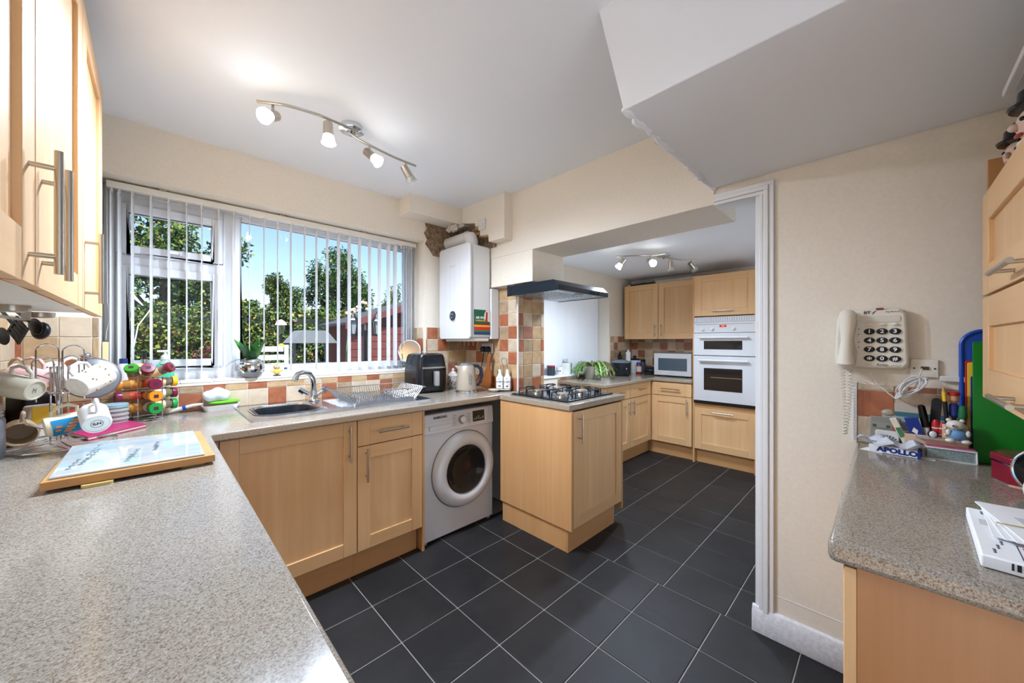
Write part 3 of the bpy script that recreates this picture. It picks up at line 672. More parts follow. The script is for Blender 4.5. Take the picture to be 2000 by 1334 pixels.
MB().tube([(.165, -.001, .592), (.172, -.001, .606), (.178, -.001, .592), (.186, -.001, .602), (.194, -.001, .594), (.202, -.001, .602), (.212, -.001, .597), (.222, -.001, .602)], .0011, 5).build('logo', grey_ink, fr_)
MB().box(.05, BW - .02, .03, .215, -.02, .012).build('underside_tray', wplast, bo, .008)
for k in range(5): MB().cyl((.10 + .06 * k, .15, -.055), (.10 + .06 * k, .15, .0), .009, n=10).build('pipe_tail', P('copper_pipe', (150, 100, 70), .35, .9), bo)
MB().box(BW - .05, BW - .0, .222, .306, .0, .415).build('pipe_cover', wplast, bo, .004)
fl_ = MB().tube([(.30, .12, BH - .01), (.30, .12, BH + .05), (.29, .12, BH + .075), (.25, .12, BH + .085), (.0, .12, BH + .085), (-.036, .12, BH + .085)], .052, 28).build('flue', wplast, bo, label='white flue elbow going into the wall')
MB().tube([(.235, .12, BH + .085), (.255, .12, BH + .085)], .055, 28).build('flue_collar', wplast, fl_)
# fused switch on the pipe boxing
sw = thing('fused_switch', 'square white fused switch on the pipe boxing', 'switch', (1.898, 2.335, 2.235), R(-90))
MB().box(0, .086, -.008, 0, 0, .086).build('plate', wplast, sw, .004); MB().box(.052, .066, -.012, -.008, .02, .05).build('rocker', wplast, sw, .002)
for z in (.043,): MB().at((.012, -.008, z), 0, math.pi / 2).lathe([(.003, 0), (.003, .0012)], 8).build('screw', nickel, sw)
# card stuck to the boiler's side
cd = thing('guide_card', 'green and red air fryer guide card stuck on the boiler side', 'card', (1.800, 2.2760, 1.385), 0)
MB().box(0, .165, -.003, -.0005, 0, .20).build('card', P('card_green', (28, 92, 66), .5), cd, .0005)
bands = [((28, 60, 110), 0, .02), ((40, 120, 70), .02, .035), ((200, 44, 36), .035, .062), ((240, 170, 40), .062, .078), ((120, 40, 30), .078, .088)]
for i, (c_, a, b_) in enumerate(bands): MB().box(0, .165, -.0036, -.003, a, b_).build('stripe', P('card_band_%s' % 'abcde'[i], c_, .5), cd)
text('AIR FRYER', .026, paper, cd, (.075, -.0034, .135), FRONT, 'lettering', sx=1.0, bold=.0006)
text('COOKING GUIDE', .014, P('card_yellow', (240, 200, 70), .5), cd, (.07, -.0034, .112), FRONT, 'lettering', bold=.0004)
MB().prism([(.10, .125), (.165, .10), (.165, .20), (.125, .20), (.105, .17)], -.0042, -.003, 1).build('food_picture', P('card_cream', (226, 214, 196), .5), cd)
MB().prism([(.115, .10), (.135, .09), (.14, .18), (.122, .185)], -.0046, -.004, 1).build('fork_picture', P('card_red', (170, 50, 40), .5), cd)

WARM = (.80, .95, 1.17)
bulb_m = P('lit_bulb', (255, 244, 226), .3, emit=14)
def spot_track(label, bars, heads, mount, zc, power, lit, wide=174):
    t = thing('spotlight_track', label, 'light', (mount[0], mount[1], zc))
    off = Vector((mount[0], mount[1], zc))
    mb = MB().lathe([(.055, 0), (.055, -.018), (.062, -.020), (.062, -.026), (.03, -.032), (.012, -.05)], 32).build('ceiling_rose', chrome, t)
    for pts in bars:
        q = [Vector(p) - off for p in pts]; sm = []
        for i in range(len(q) - 1):
            for k in range(6):
                a, b_, c_, d_ = q[max(i - 1, 0)], q[i], q[i + 1], q[min(i + 2, len(q) - 1)]; s = k / 6
                sm.append(.5 * ((2 * b_) + (c_ - a) * s + (2 * a - 5 * b_ + 4 * c_ - d_) * s * s + (3 * b_ - a - 3 * c_ + d_) * s ** 3))
        sm.append(q[-1]); MB().tube(sm, .0065, 10).build('bar', steel, t)
    for k, (top, d) in enumerate(heads):
        top = Vector(top) - off; d = Vector(d).normalized(); j = top + Vector((0, 0, -.05))
        hm = MB().cyl(top, j, .006, n=10); p0 = j - d * .03; p1 = j + d * .034
        hm.cyl(p0, p1, .021, .024, 22); h_ = hm.build('spot_head', steel, t)
        p2 = p1 + d * .036
        q = d.to_track_quat('Z', 'Y').to_matrix().to_4x4(); cup = MB(); cup.x = Matrix.Translation(p1) @ q
        cup.lathe([(.024, 0), (.027, .016), (.034, .038), (.032, .038), (.025, .016)], 24, cap=False).build('glass_cup', P('frosted_cup', (236, 236, 232), .15, 0, .85, 1.2), h_)
        bl_ = MB(); bl_.x = Matrix.Translation(p1) @ q; bl_.lathe([(.018, .002), (.025, .026), (.022, .031), (.004, .033)], 20).build('bulb', bulb_m if lit[k] else P('unlit_bulb', (226, 222, 212), .15), h_)
        if not lit[k]: continue
        L = bpy.data.lights.new('bulb_light', 'SPOT'); L.energy = power; L.color = WARM; L.spot_size = R(wide); L.spot_blend = .7; L.shadow_soft_size = .03
        lo = bpy.data.objects.new('bulb_light', L); C.objects.link(lo); lo.parent = t; lo.location = p1 + d * .045
        dd = (d * .15 + Vector((0, 0, -1))).normalized(); lo.rotation_euler = (-dd).to_track_quat('Z', 'Y').to_euler()
        L2 = bpy.data.lights.new('bulb_spill', 'POINT'); L2.energy = power * SPILL; L2.color = WARM; L2.shadow_soft_size = .03
        lo = bpy.data.objects.new('bulb_spill', L2); C.objects.link(lo); lo.parent = t; lo.location = p1 + d * .047
    return t
zb = 2.405; SPILL = .008
spot_track('four-spot steel ceiling track on the kitchen ceiling', [[pz(u, v, zb) for u, v in ((502, 198), (560, 206), (620, 224), (660, 240), (699, 257))], [pz(u, v, zb) for u, v in ((678, 257), (700, 272), (735, 290), (770, 307), (812, 324))]],
    [(pz(533, 205, zb), (-.5, -.55, -.45)), (pz(641, 232, zb), (.0, -.1, -1)), (pz(722, 284, zb), (.35, -.55, -.55)), (pz(793, 317, zb), (.65, .05, -.8))], (.745, 1.985), ZC, 45, (1, 1, 1, 0))
zb2 = 2.13
spot_track('four-spot steel ceiling track on the extension ceiling', [[pz(u, v, zb2) for u, v in ((1204, 501), (1240, 499), (1275, 499), (1300, 495))], [pz(u, v, zb2) for u, v in ((1290, 500), (1310, 505), (1335, 508), (1362, 508))]],
    [(pz(1216, 501, zb2), (-.4, .3, -.6)), (pz(1270, 499, zb2), (-.5, -.6, -.45)), (pz(1310, 505, zb2), (.1, .1, -1)), (pz(1350, 508, zb2), (.7, -.2, -.55))], (3.57, 1.53), 2.19, 36, (1, 1, 0, 0))

# ================================================================ garden
leaf = [P('leaf_light', (92, 110, 34), .6), P('leaf_mid', (50, 78, 26), .6), P('leaf_dark', (22, 42, 18), .6), P('leaf_yellow', (124, 114, 38), .6), P('leaf_red', (90, 34, 27), .6), P('leaf_bamboo', (56, 92, 38), .6)]
def leaves(name, boxes, n, size, wts, parent, dark=None, asp=.5, seed=1):
    r = random.Random(seed); b = MB()
    for _ in range(n):
        c_, s_, shell = r.choice(boxes)
        while True:
            d = Vector((r.gauss(0, 1), r.gauss(0, 1), r.gauss(0, 1)))
            if d.length > .01: break
        d.normalize(); q = (r.random() ** shell)
        p = Vector((c_[0] + d.x * s_[0] * q, c_[1] + d.y * s_[1] * q, c_[2] + d.z * s_[2] * q))
        u = Vector((r.gauss(0, 1), r.gauss(0, 1), r.gauss(0, 1) - .4)).normalized(); w = u.orthogonal().normalized()
        w = (Matrix.Rotation(r.random() * 6.28, 3, u) @ w); L = size * r.uniform(.6, 1.3); h = L * asp * .5
        b.mat(r.choices(range(6), wts)[0]); b.add([tuple(p), tuple(p + u * L * .5 + w * h), tuple(p + u * L), tuple(p + u * L * .5 - w * h)], [(0, 1, 2, 3)])
    me = bpy.data.meshes.new(name); me.from_pydata(b.v, [], b.f)
    for m in leaf: me.materials.append(m)
    me.polygons.foreach_set('material_index', b.mi)
    o = put(name, me, parent); o['kind'] = 'stuff'; return o
GZ = .25
struct(MB().box(-9, 16, 7.2, 30, GZ - .3, GZ).build('ground', P('lawn', (110, 128, 80), .9, bump=(40, .5), var=20)))
struct(MB().box(-7, 9, -8, -.76, -.3, -.06).box(-7, -.77, -.76, 3.05, -.3, -.06).box(-9, 16, 3.05, 7.2, GZ - .3, GZ).build('added_pavement', P('bounce_paving', (204, 206, 210), .8, bump=(20, .2))))  # unseen pale paving, added to bounce sunlight up into the rooms
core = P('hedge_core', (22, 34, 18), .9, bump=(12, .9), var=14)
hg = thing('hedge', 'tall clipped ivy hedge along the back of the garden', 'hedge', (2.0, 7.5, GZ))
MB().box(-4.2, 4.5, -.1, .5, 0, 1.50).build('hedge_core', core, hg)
r2 = random.Random(3); boxes = []
for k in range(420):
    boxes.append(((r2.uniform(-4.2, 4.5), -.22 + r2.uniform(-.1, .1), r2.uniform(.05, 1.42)), (.22, .14, .2), .6))
for k in range(120): boxes.append(((r2.uniform(-4.2, 4.5), r2.uniform(-.1, .5), 1.52 + r2.uniform(-.05, .1)), (.25, .2, .12), .5))
leaves('foliage', boxes, 60000, .055, (30, 34, 26, 9, 3, 0), hg, seed=2, asp=.75)
def tree(name, label, base, crown, n, size, wts, seed, asp=.45, trunk=True, cat='tree'):
    t = thing(name, label, cat, base)
    r = random.Random(seed); bx = []
    for c_, s_ in crown:
        for k in range(16):
            d = Vector((r.gauss(0, 1), r.gauss(0, 1), r.gauss(0, 1))).normalized() * r.uniform(.4, .95)
            bx.append(((c_[0] + d.x * s_[0], c_[1] + d.y * s_[1], c_[2] + d.z * s_[2]), (s_[0] * .32, s_[1] * .32, s_[2] * .3), .5))
    if trunk:
        tb = MB(); top = crown[0][0]; tb.tube([(0, 0, 0), (.05, .02, top[2] * .5), (top[0], top[1], top[2])], [.09, .07, .04], 8)
        for k in range(9):
            e = r.choice(bx)[0]; tb.tube([(top[0] * .5, top[1] * .5, top[2] * .55), e], [.03, .008], 6)
        tb.build('trunk', P('bark', (92, 78, 62), .9, bump=(20, .6)), t)
    leaves('foliage', bx, n, size, wts, t, seed=seed, asp=asp); return t
tree('garden_tree', 'leafy tree behind the hedge seen through the small window panes', (.1, 9.2, GZ), [((0, 0, 2.5), (1.15, .9, 1.25)), ((-1.2, .1, 2.4), (.9, .8, 1.3)), ((.6, 0, 1.8), (.7, .7, .6))], 24000, .10, (34, 34, 22, 6, 0, 6), 11)
tree('conifer_shrub', 'yellow-green shrub behind the hedge next to the window mullion', (1.25, 10.2, GZ), [((.1, 0, 1.75), (.6, .5, .5)), ((.85, 0, 1.7), (.5, .4, .45))], 6000, .075, (34, 20, 12, 34, 0, 0), 12)
tree('garden_bush', 'tall bushy bamboo in the middle of the big window', (2.85, 9.1, GZ), [((.1, 0, 2.3), (.66, .5, 1.05)), ((.55, .1, 2.1), (.5, .4, .95)), ((.1, 0, 1.2), (.7, .4, .8))], 22000, .095, (14, 24, 22, 0, 0, 40), 13, .28)
tree('garden_bush', 'loose shrub with light twigs left of the tall bamboo', (2.0, 8.75, GZ), [((0, 0, 1.7), (.38, .3, .7)), ((-.2, 0, 2.1), (.28, .3, .4))], 7000, .07, (24, 34, 22, 8, 0, 12), 14, .35)
tree('garden_tree', 'thin-leaved tree rising behind the shed', (4.9, 9.7, GZ), [((0, 0, 2.0), (.75, .6, .8)), ((.9, 0, 1.7), (.6, .6, .6))], 7000, .07, (24, 34, 22, 10, 2, 8), 15)
tree('red_shrub', 'small red-leaved shrub below the hedge', (.45, 6.6, GZ), [((0, 0, .75), (.22, .2, .22)), ((-.3, 0, .62), (.2, .2, .15))], 1800, .06, (4, 10, 14, 2, 70, 0), 16, .6, True, 'shrub')
# shed
sh = thing('garden_shed', 'red-brown timber garden shed at the far right of the window', 'shed', (2.12, 5.7, GZ))
clad = wood('shed_cladding', (104, 48, 42), (80, 34, 30), 0, .7); roofm = P('felt_roof', (58, 60, 64), .9, bump=(30, .4))
bd = MB().box(0, 2.3, -.018, 0, .004, .116).mesh('board', clad)
MB().prism([(0, 0), (2.3, 0), (2.3, 1.36), (1.15, 1.75), (0, 1.36)], 0, 1.05, 1).build('frame', P('shed_frame', (74, 34, 30), .8), sh)
for k in range(11): put('board', bd, sh, (0, 0, .12 * k), (R(3), 0, 0))
for s_ in (0, 1):
    x0, x1 = (-.12, 1.15) if s_ == 0 else (2.42, 1.15)
    MB().prism([(x0, 1.32), (x1, 1.76), (x1, 1.80), (x0, 1.36)], -.12, 1.12, 1).build('roof_slope', roofm, sh)
    MB().prism([(x0, 1.26), (x1, 1.69), (x1, 1.79), (x0, 1.36)], -.15, -.12, 1).build('barge_board', clad, sh)
# lantern post
lp = thing('garden_lamp_post', 'black lamp post with hanging lanterns before the shed', 'lamp post', tuple(pY(713, 667, 4.6).xy) + (GZ,))
MB().lathe([(.09, 0), (.09, .05), (.04, .1), (.03, 1.2), (.045, 1.22), (.02, 1.3)], 14).box(-.17, .17, -.012, .012, 1.15, 1.175).build('post', black_m, lp)
for x in (-.15, .15):
    ln = MB()
    for a in range(4):
        ca, sa = math.cos(a * math.pi / 2 + .78), math.sin(a * math.pi / 2 + .78); ln.tube([(x + .035 * ca, .035 * sa, 1.17), (x + .06 * ca, .06 * sa, 1.34)], .006, 6)
    ln.lathe([(.035, 1.15), (.035, 1.175)], 8, (x, 0, 0)).lathe([(.075, 1.34), (.05, 1.38), (.012, 1.42), (.006, 1.46)], 8, (x, 0, 0)); l_ = ln.build('lantern', black_m, lp)
    MB().lathe([(.028, 1.175), (.05, 1.34)], 8, (x, 0, 0)).build('lantern_glass', P('lantern_pane', (190, 200, 205), .1, 0, .6), l_)
fp_ = thing('flower_spray', 'pale pink flower sprays above the lamp post', 'flowers', tuple(pY(672, 667, 4.9).xy) + (GZ,))
MB().tube([(0, 0, 0), (.03, 0, 1.0), (.1, .02, 1.5), (.28, .02, 1.62)], .006, 6).build('stem', P('stem_green', (90, 110, 60), .7), fp_)
for k in range(11): MB().ball((.05 + .025 * k + rng.uniform(-.02, .02), rng.uniform(-.02, .03), 1.45 + .012 * k + rng.uniform(-.06, .06)), .026, 8, 5, (1, .7, .8)).build('blossom', P('blossom_pink', (235, 190, 170), .7), fp_)
# bird table
bt = thing('bird_table', 'grey-roofed bird table in front of the hedge', 'bird table', tuple(pY(606, 667, 5.2).xy) + (GZ,))
MB().box(-.04, .04, -.04, .04, 0, .78).build('post', P('grey_timber', (96, 100, 102), .8), bt); MB().box(-.22, .22, -.16, .16, .78, .81).build('tray', MATS['grey_timber'], bt)
for x in (-.18, .18): MB().box(x - .012, x + .012, -.012, .012, .81, 1.09).build('upright', MATS['grey_timber'], bt)
MB().prism([(-.27, 1.06), (.27, 1.06), (.14, 1.22), (-.14, 1.22)], -.2, .2, 1).build('roof', P('grey_roof', (104, 110, 112), .8), bt)
# garden chair
gc = thing('garden_chair', 'white slatted garden chair seen behind the disco planter', 'chair', tuple(pY(538, 667, 5.0).xy) + (GZ,), R(15))
for k in range(5): MB().box(-.14, .14, .1 - .01 * k, .13 - .01 * k, .56 + .10 * (4 - k) + .0, .62 + .10 * (4 - k)).build('back_slat', upvc_m, gc)
for x in (-.16, .16): MB().box(x - .015, x + .015, .05, .09, 0, 1.04).box(x - .015, x + .015, -.4, -.37, 0, .48).build('leg', upvc_m, gc)
for k in range(4): MB().box(-.16, .16, -.38 + .11 * k, -.30 + .11 * k, .46, .485).build('seat_slat', upvc_m, gc)
# solar stake light and bent stake
sl = thing('stake_light', 'small white-capped solar stake light before the hedge', 'light', tuple(pY(549, 667, 5.6).xy) + (GZ,))
MB().cyl((0, 0, 0), (0, 0, 1.18), .010, n=8).build('stake', black_m, sl); MB().lathe([(.03, 1.18), (.045, 1.30)], 12).build('shade', jar_m, sl); MB().lathe([(.07, 1.30), (.05, 1.34), (.01, 1.37)], 12).build('cap', upvc_m, sl)
MB().ball((0, -.02, 1.02), .035, 10, 6).build('yellow_flower', yellow_m, sl)
bs = thing('bent_stake', 'thin white bent rod with a pale cap before the hedge', 'rod', tuple(pY(262, 667, 5.6).xy) + (GZ,))
MB().tube([(0, 0, 0), (-.02, 0, .9), (.03, 0, 1.25), (.12, 0, 1.42), (.14, 0, 1.55)], .006, 8).build('rod', P('rod_grey', (190, 190, 188), .5), bs); MB().box(.125, .175, -.02, .02, 1.55, 1.59).build('cap', P('pink_cap', (206, 180, 190), .5), bs, .008)
# ================================================================ things on the worktops by the window
RT, FW = Vector((math.cos(YAW), -math.sin(YAW), 0)), Vector((math.sin(YAW), math.cos(YAW), 0))
def cpos(u, v, d): k = ray(u, v); return Vector((0, 0, H)) + k * d
def cvec(r, up, f): return RT * r + Vector((0, 0, up)) + FW * f
class LV:
    def __init__(s, u, v=667): s.f = ray(u, 667).normalized(); s.r = s.f.cross(Vector((0, 0, 1))).normalized()
    def __call__(s, r, up, f): return s.r * r + Vector((0, 0, up)) + s.f * f
def frame(z, x=None):
    z = z.normalized(); x = (x or Vector((1, 0, 0))); x = (x - z * x.dot(z)).normalized(); y = z.cross(x)
    return Matrix((x, y, z)).transposed().to_4x4()
# ---- sink, tap, bowl, drainer
SX0, SX1, SY0, SY1 = .333, 1.345, 2.155, 2.68
sk = thing('sink', 'stainless steel inset sink with drainer below the window', 'sink', (SX0, SY0, W))
def plate_hole(outer, inner, z0, z1, name, m, parent):
    bm = bmesh.new(); es = []
    for loop in (outer, inner):
        vs = [bm.verts.new((x, y, z1)) for x, y in loop]; es += [bm.edges.new((vs[i], vs[(i + 1) % len(vs)])) for i in range(len(vs))]
    bmesh.ops.triangle_fill(bm, use_beauty=True, edges=es)
    r_ = bmesh.ops.extrude_face_region(bm, geom=bm.faces[:]); bmesh.ops.translate(bm, vec=(0, 0, z0 - z1), verts=[g for g in r_['geom'] if isinstance(g, bmesh.types.BMVert)])
    bmesh.ops.recalc_face_normals(bm, faces=bm.faces); me = bpy.data.meshes.new(name); bm.to_mesh(me); bm.free(); me.materials.append(m); return put(name, me, parent)
bx0, bx1, by0, by1 = .045, .365, .095, .435
plate_hole(rr(0, SX1 - SX0, 0, SY1 - SY0, .018), rr(bx0, bx1, by0, by1, .09, 8), .0005, .0075, 'deck', sinkst, sk)
b = MB(); n_ = len(rr(0, 1, 0, 1, .1, 8)); prev = None
for ins, z, rd_ in ((-.010, .010, .10), (-.003, .011, .095), (0, .006, .09), (.008, -.02, .085), (.02, -.15, .08), (.05, -.165, .06)):
    loop = [(x, y, z) for x, y in rr(bx0 + ins, bx1 - ins, by0 + ins, by1 - ins, rd_, 8)]
    if prev: b.add(prev + loop, [(i, (i + 1) % n_, n_ + (i + 1) % n_, n_ + i) for i in range(n_)])
    prev = loop
b.add(prev, [tuple(range(n_))]); b.build('bowl', sinkst, sk)
for k in range(9): MB().box(.45, .95, .09 + .04 * k, .105 + .04 * k, .0075, .0105).build('drainer_rib', sinkst, sk, .0012)
MB().lathe([(.03, .0075), (.03, .010)], 20, (.41, .445, 0)).build('overflow_cap', chrome, sk)
wb_ = thing('washing_up_bowl', 'black washing-up bowl sitting in the sink', 'bowl', (SX0, SY0, W))
b = MB(); prev = None
for ins, z, rd_ in ((.020, -.02, .075), (.012, .001, .08), (.018, .003, .078), (.028, -.02, .07), (.05, -.135, .06)):
    loop = [(x, y, z) for x, y in rr(bx0 + ins, bx1 - ins, by0 + ins, by1 - ins, rd_, 8)]
    if prev: b.add(prev + loop, [(i, (i + 1) % n_, n_ + (i + 1) % n_, n_ + i) for i in range(n_)])
    prev = loop
b.add(prev, [tuple(range(n_))]); b.build('basin', P('bowl_black', (16, 20, 28), .3), wb_)
tp = thing('mixer_tap', 'chrome swan-neck mixer tap behind the sink bowl', 'tap', (.735, 2.60, W + .008))
MB().lathe([(.034, 0), (.034, .008), (.027, .016), (.024, .05), (.020, .07)], 24).build('body', chrome, tp)
MB().tube([(0, 0, .05), (0, 0, .10), (-.008, -.01, .15), (-.035, -.035, .185), (-.08, -.07, .195), (-.115, -.095, .188), (-.128, -.105, .172)], [.017, .0165, .016, .0155, .015, .015, .015], 18).build('spout', chrome, tp)
MB().cyl((-.126, -.104, .176), (-.136, -.112, .150), .017, .018, 18).build('spout_tip', chrome, tp)
for s_ in (-1, 1):
    h_ = MB().cyl((0, 0, .032), (.052 * s_, -.012 * s_, .066), .014, .014, 14).build('valve_arm', chrome, tp)
    MB().cyl((.052 * s_, -.012 * s_, .064), (.078 * s_, -.018 * s_, .083), .022, .019, 8).build('handle', chrome, h_)
# wire dish rack
dkr = thing('dish_rack', 'empty steel wire dish rack on the sink drainer', 'dish rack', (.80, 2.20, W + .0085))
RX, RY, RH = .52, .36, .078
MB().tube([(0, 0, RH), (RX, 0, RH), (RX, RY, RH), (0, RY, RH)], .0038, 6, True).build('top_rim', wire_m, dkr)
MB().tube([(.06, .04, .008), (RX - .06, .04, .008), (RX - .06, RY - .04, .008), (.06, RY - .04, .008)], .0025, 6, True).build('bottom_frame', wire_m, dkr)
wv = MB().tube([(0, 0, 0), (0, .012, -.02), (0, .028, -.05), (0, .04, -.07), (0, RY - .04, -.07), (0, RY - .028, -.05), (0, RY - .012, -.02), (0, RY, 0)], .0021, 5).mesh('cross_wire', wire_m)
for k in range(25): put('cross_wire', wv, dkr, (.065 + .39 * k / 24, 0, RH))
we2 = MB().tube([(0, 0, 0), (.025, 0, -.03), (.055, 0, -.066), (.062, 0, -.07)], .0021, 5).mesh('end_wire', wire_m)
for k in range(14):
    y = .03 + .30 * k / 13; put('end_wire', we2, dkr, (0, y, RH)); put('end_wire', we2, dkr, (RX, y, RH), (0, 0, math.pi))
hump = MB().tube([(0, -.10, .0), (0, -.06, .045), (0, -.03, .015), (0, 0, .045), (0, .03, .015), (0, .06, .045), (0, .10, 0)], .0021, 5).mesh('plate_hump', wire_m)
for k in range(9): put('plate_hump', hump, dkr, (.10 + .012 * k, .19, .009)); put('plate_hump', hump, dkr, (.34 + .012 * k, .19, .009))
for x, y in ((.06, .04), (RX - .06, .04), (.06, RY - .04), (RX - .06, RY - .04)): MB().cyl((x, y, 0), (x, y, .012), .005, n=8).build('foot', wplast, dkr)

# ---- soap dish with cloth, brush
sd = thing('soap_dish', 'small white rectangular dish left of the sink', 'dish', tuple(pz(430, 800, W).xy) + (W,), R(8))
b = MB(); prev = None; n_ = len(rr(0, 1, 0, 1, .1, 5))
for ins, z in ((.014, .0), (0, .032), (.004, .032), (.016, .006)):
    loop = [(x, y, z) for x, y in rr(-.085 + ins, .085 - ins, -.05 + ins, .05 - ins, .014)]
    if prev: b.add(prev + loop, [(i, (i + 1) % n_, n_ + (i + 1) % n_, n_ + i) for i in range(n_)])
    else: b.add(loop, [tuple(range(n_))])
    prev = loop
b.add(prev, [tuple(range(n_))]); b.build('dish', wceram, sd)
sco = tag(MB().at(Vector(sd.location) + Vector((.02, 0, .045)), R(8)).ball((0, 0, 0), .075, 24, 8, (1, .6, .16)).build('scourer', P('green_scourer', (110, 190, 40), .8, bump=(120, .5))), 'lime green scourer lying on the soap dish', 'scourer')
r3 = random.Random(5); b = MB().ball((0, 0, 0), .062, 30, 18, (1, .72, .62))
b.v = [tuple(Vector(v) * (1 + .10 * math.sin(90 * v[0] + 40 * v[2]) + .06 * math.sin(70 * v[1] + 3))) for v in b.v]
ob = b.build('dishcloth', P('pale_cloth', (226, 234, 240), .9, bump=(150, .5))); ob.location = Vector(sd.location) + Vector((-.012, .0, .088)); tag(ob, 'crumpled pale blue and white dishcloth on the green scourer', 'cloth')
br = thing('dish_brush', 'white dish brush with a blue band leaning on the soap dish', 'brush')
p0, p1 = pz(330, 806, W + .006), Vector(sd.location) + Vector((-.075, -.0, .042))
MB().tube([p0, p0.lerp(p1, .3) + Vector((0, 0, .005)), p0.lerp(p1, .7) + Vector((0, 0, .006)), p1], [.006, .011, .009, .007], 12).build('handle', cream_p, br)
MB().tube([p0.lerp(p1, .40) + Vector((0, 0, .005)), p0.lerp(p1, .50) + Vector((0, 0, .006))], .0122, 12).build('band', blue_m, br)

# ---- wooden board, glass saver, foot
cb_ = thing('chopping_board', 'wooden chopping board on the nearest worktop under a glass saver', 'chopping board', (-.214, 1.518, W + .008))
MB().prism([(0, 0), (.352, -.004), (.345, .438), (.008, .485)], 0, .0225).build('board', board_m, cb_, .002)
for x, y in ((.10, -.004), (.30, .03), (.05, .43), (.30, .41)): MB().prism(rr(x - .03, x + .03, y - .012, y + .012, .01), -.0078, 0).build('foot', P('rubber_foot', (222, 190, 120), .5), cb_)
gs = thing('glass_worktop_saver', 'pale glass worktop saver with faint writing lying on the wooden board', 'worktop saver', (-.202, 1.536, W + .031))
gl_o = [(0, 0), (.315, -.012), (.312, .415), (-.004, .448)]
n = N('printed_glass'); f_ = n.noise(n.coord((1.2, 9, 1)), 2.2, 4); n.l(n.ramp(f_, [(.32, (166, 182, 190)), (.5, (196, 204, 200)), (.62, (188, 196, 196)), (.75, (160, 180, 190))]), n.b.inputs['Base Color']); n.b.inputs['Roughness'].default_value = .06; n.b.inputs['Coat Weight'].default_value = .5
o_ = MB().prism(gl_o, 0, .005).build('pane', n.m, gs, .0015)
MB().prism([(.008, .006), (.30, -.004), (.30, .006), (.008, .018)], .005, .0053).build('pink_band', P('pink_print', (214, 196, 214), .2), gs)
MB().prism([(.02, .30), (.24, .29), (.24, .325), (.03, .345)], .005, .0053).build('blue_band', P('blue_print', (150, 176, 190), .2), gs)
r4 = random.Random(9)
for k, (x0, y0, L) in enumerate(((.025, .06, .10), (.045, .10, .07), (.055, .16, .12), (.05, .22, .13), (.14, .05, .08), (.15, .10, .09), (.20, .15, .06), (.20, .20, .07))):
    pts_ = [(x0 + .12 * L * i / 60 + .0042 * math.sin(i * 1.35 + k) * (1 + .6 * math.sin(i * .37)), y0 + L * 1.25 * i / 60 + .0022 * math.cos(i * 1.35 + k), .0053) for i in range(61)]
    MB().tube(pts_, .0005, 4).build('writing_line', P('script_ink', (96, 112, 120), .5), gs)
# ---- pink folder
fo = thing('folder', 'magenta-pink folder lying under the mug tree', 'folder')
c_ = [pz(u, v, W + .014) for u, v in ((227, 817), (286, 829), (172, 855), (126, 842))]
for z0, z1, nm, m in ((.0005, .005, 'back_cover', 0), (.005, .013, 'pages', 1), (.013, .017, 'front_cover', 0)):
    k = .0 if m == 0 else .012; cen = sum((p for p in c_), Vector()) / 4
    MB().prism([tuple((p.lerp(cen, k)).xy) for p in c_], W + z0, W + z1).build(nm, [P('magenta_cover', (176, 44, 98), .4), P('page_edge', (214, 200, 176), .8)][m], fo, .001)

# ---- mug tree
L0 = LV(110)
tc = Vector((-.262, 2.20, W))
mt = thing('mug_tree', 'chrome wire mug tree crowded with mugs', 'mug stand', tc)
b = MB()
for a in range(4):
    an = R(20 + 90 * a); d = Vector((math.cos(an), math.sin(an), 0)); p = d * .022
    MB().tube([d * .16 + Vector((0, 0, .006)), d * .05 + Vector((0, 0, .012)), p + Vector((0, 0, .016)), p + Vector((0, 0, .03)), p + Vector((0, 0, .30))], .0028, 8).build('upright', chrome, mt)
MB().torus((0, 0, .006), .15, .003, 40, 6).build('base_ring', chrome, mt)
for z in (.10, .20): MB().torus((0, 0, z), .026, .0022, 20, 6).build('collar', chrome, mt)
def loop(c, w, h, d): return [c + d * (w / 2 * math.cos(R(180 - 15 * i))) + Vector((0, 0, h - w / 2 + w / 2 * math.sin(R(15 * i)))) if 0 <= i <= 12 else c + d * (w / 2 * (-1 if i < 0 else 1)) for i in range(-1, 14)]
for o_, w, z0, h in ((-.045, .075, .17, .215), (.055, .075, .17, .21), (-.062, .07, .19, .145), (.045, .055, .19, .15)):
    c0 = L0(o_ * .62, 0, 0) + Vector((0, 0, z0)); MB().tube(loop(c0, w * .72, h, L0.r), .0026, 8).build('loop', chrome, mt)
for k, (dr_, z) in enumerate((((-.09, 0, -.05), .25), ((-.10, 0, .02), .30), ((.10, 0, -.03), .28), ((.07, 0, -.07), .13), ((-.10, 0, -.04), .11), ((.0, 0, -.09), .14))):
    d = L0(*dr_) * .75; MB().tube([Vector((0, 0, z - .05)) + d * .2, Vector((0, 0, z - .03)) + d * .7, Vector((0, 0, z - .015)) + d, Vector((0, 0, z + .02)) + d * 1.1], .0026, 8).build('hook', chrome, mt); 
    MB().ball(tuple(Vector((0, 0, z + .022)) + d * 1.1), .005, 10, 6).build('hook_tip', chrome, mt)
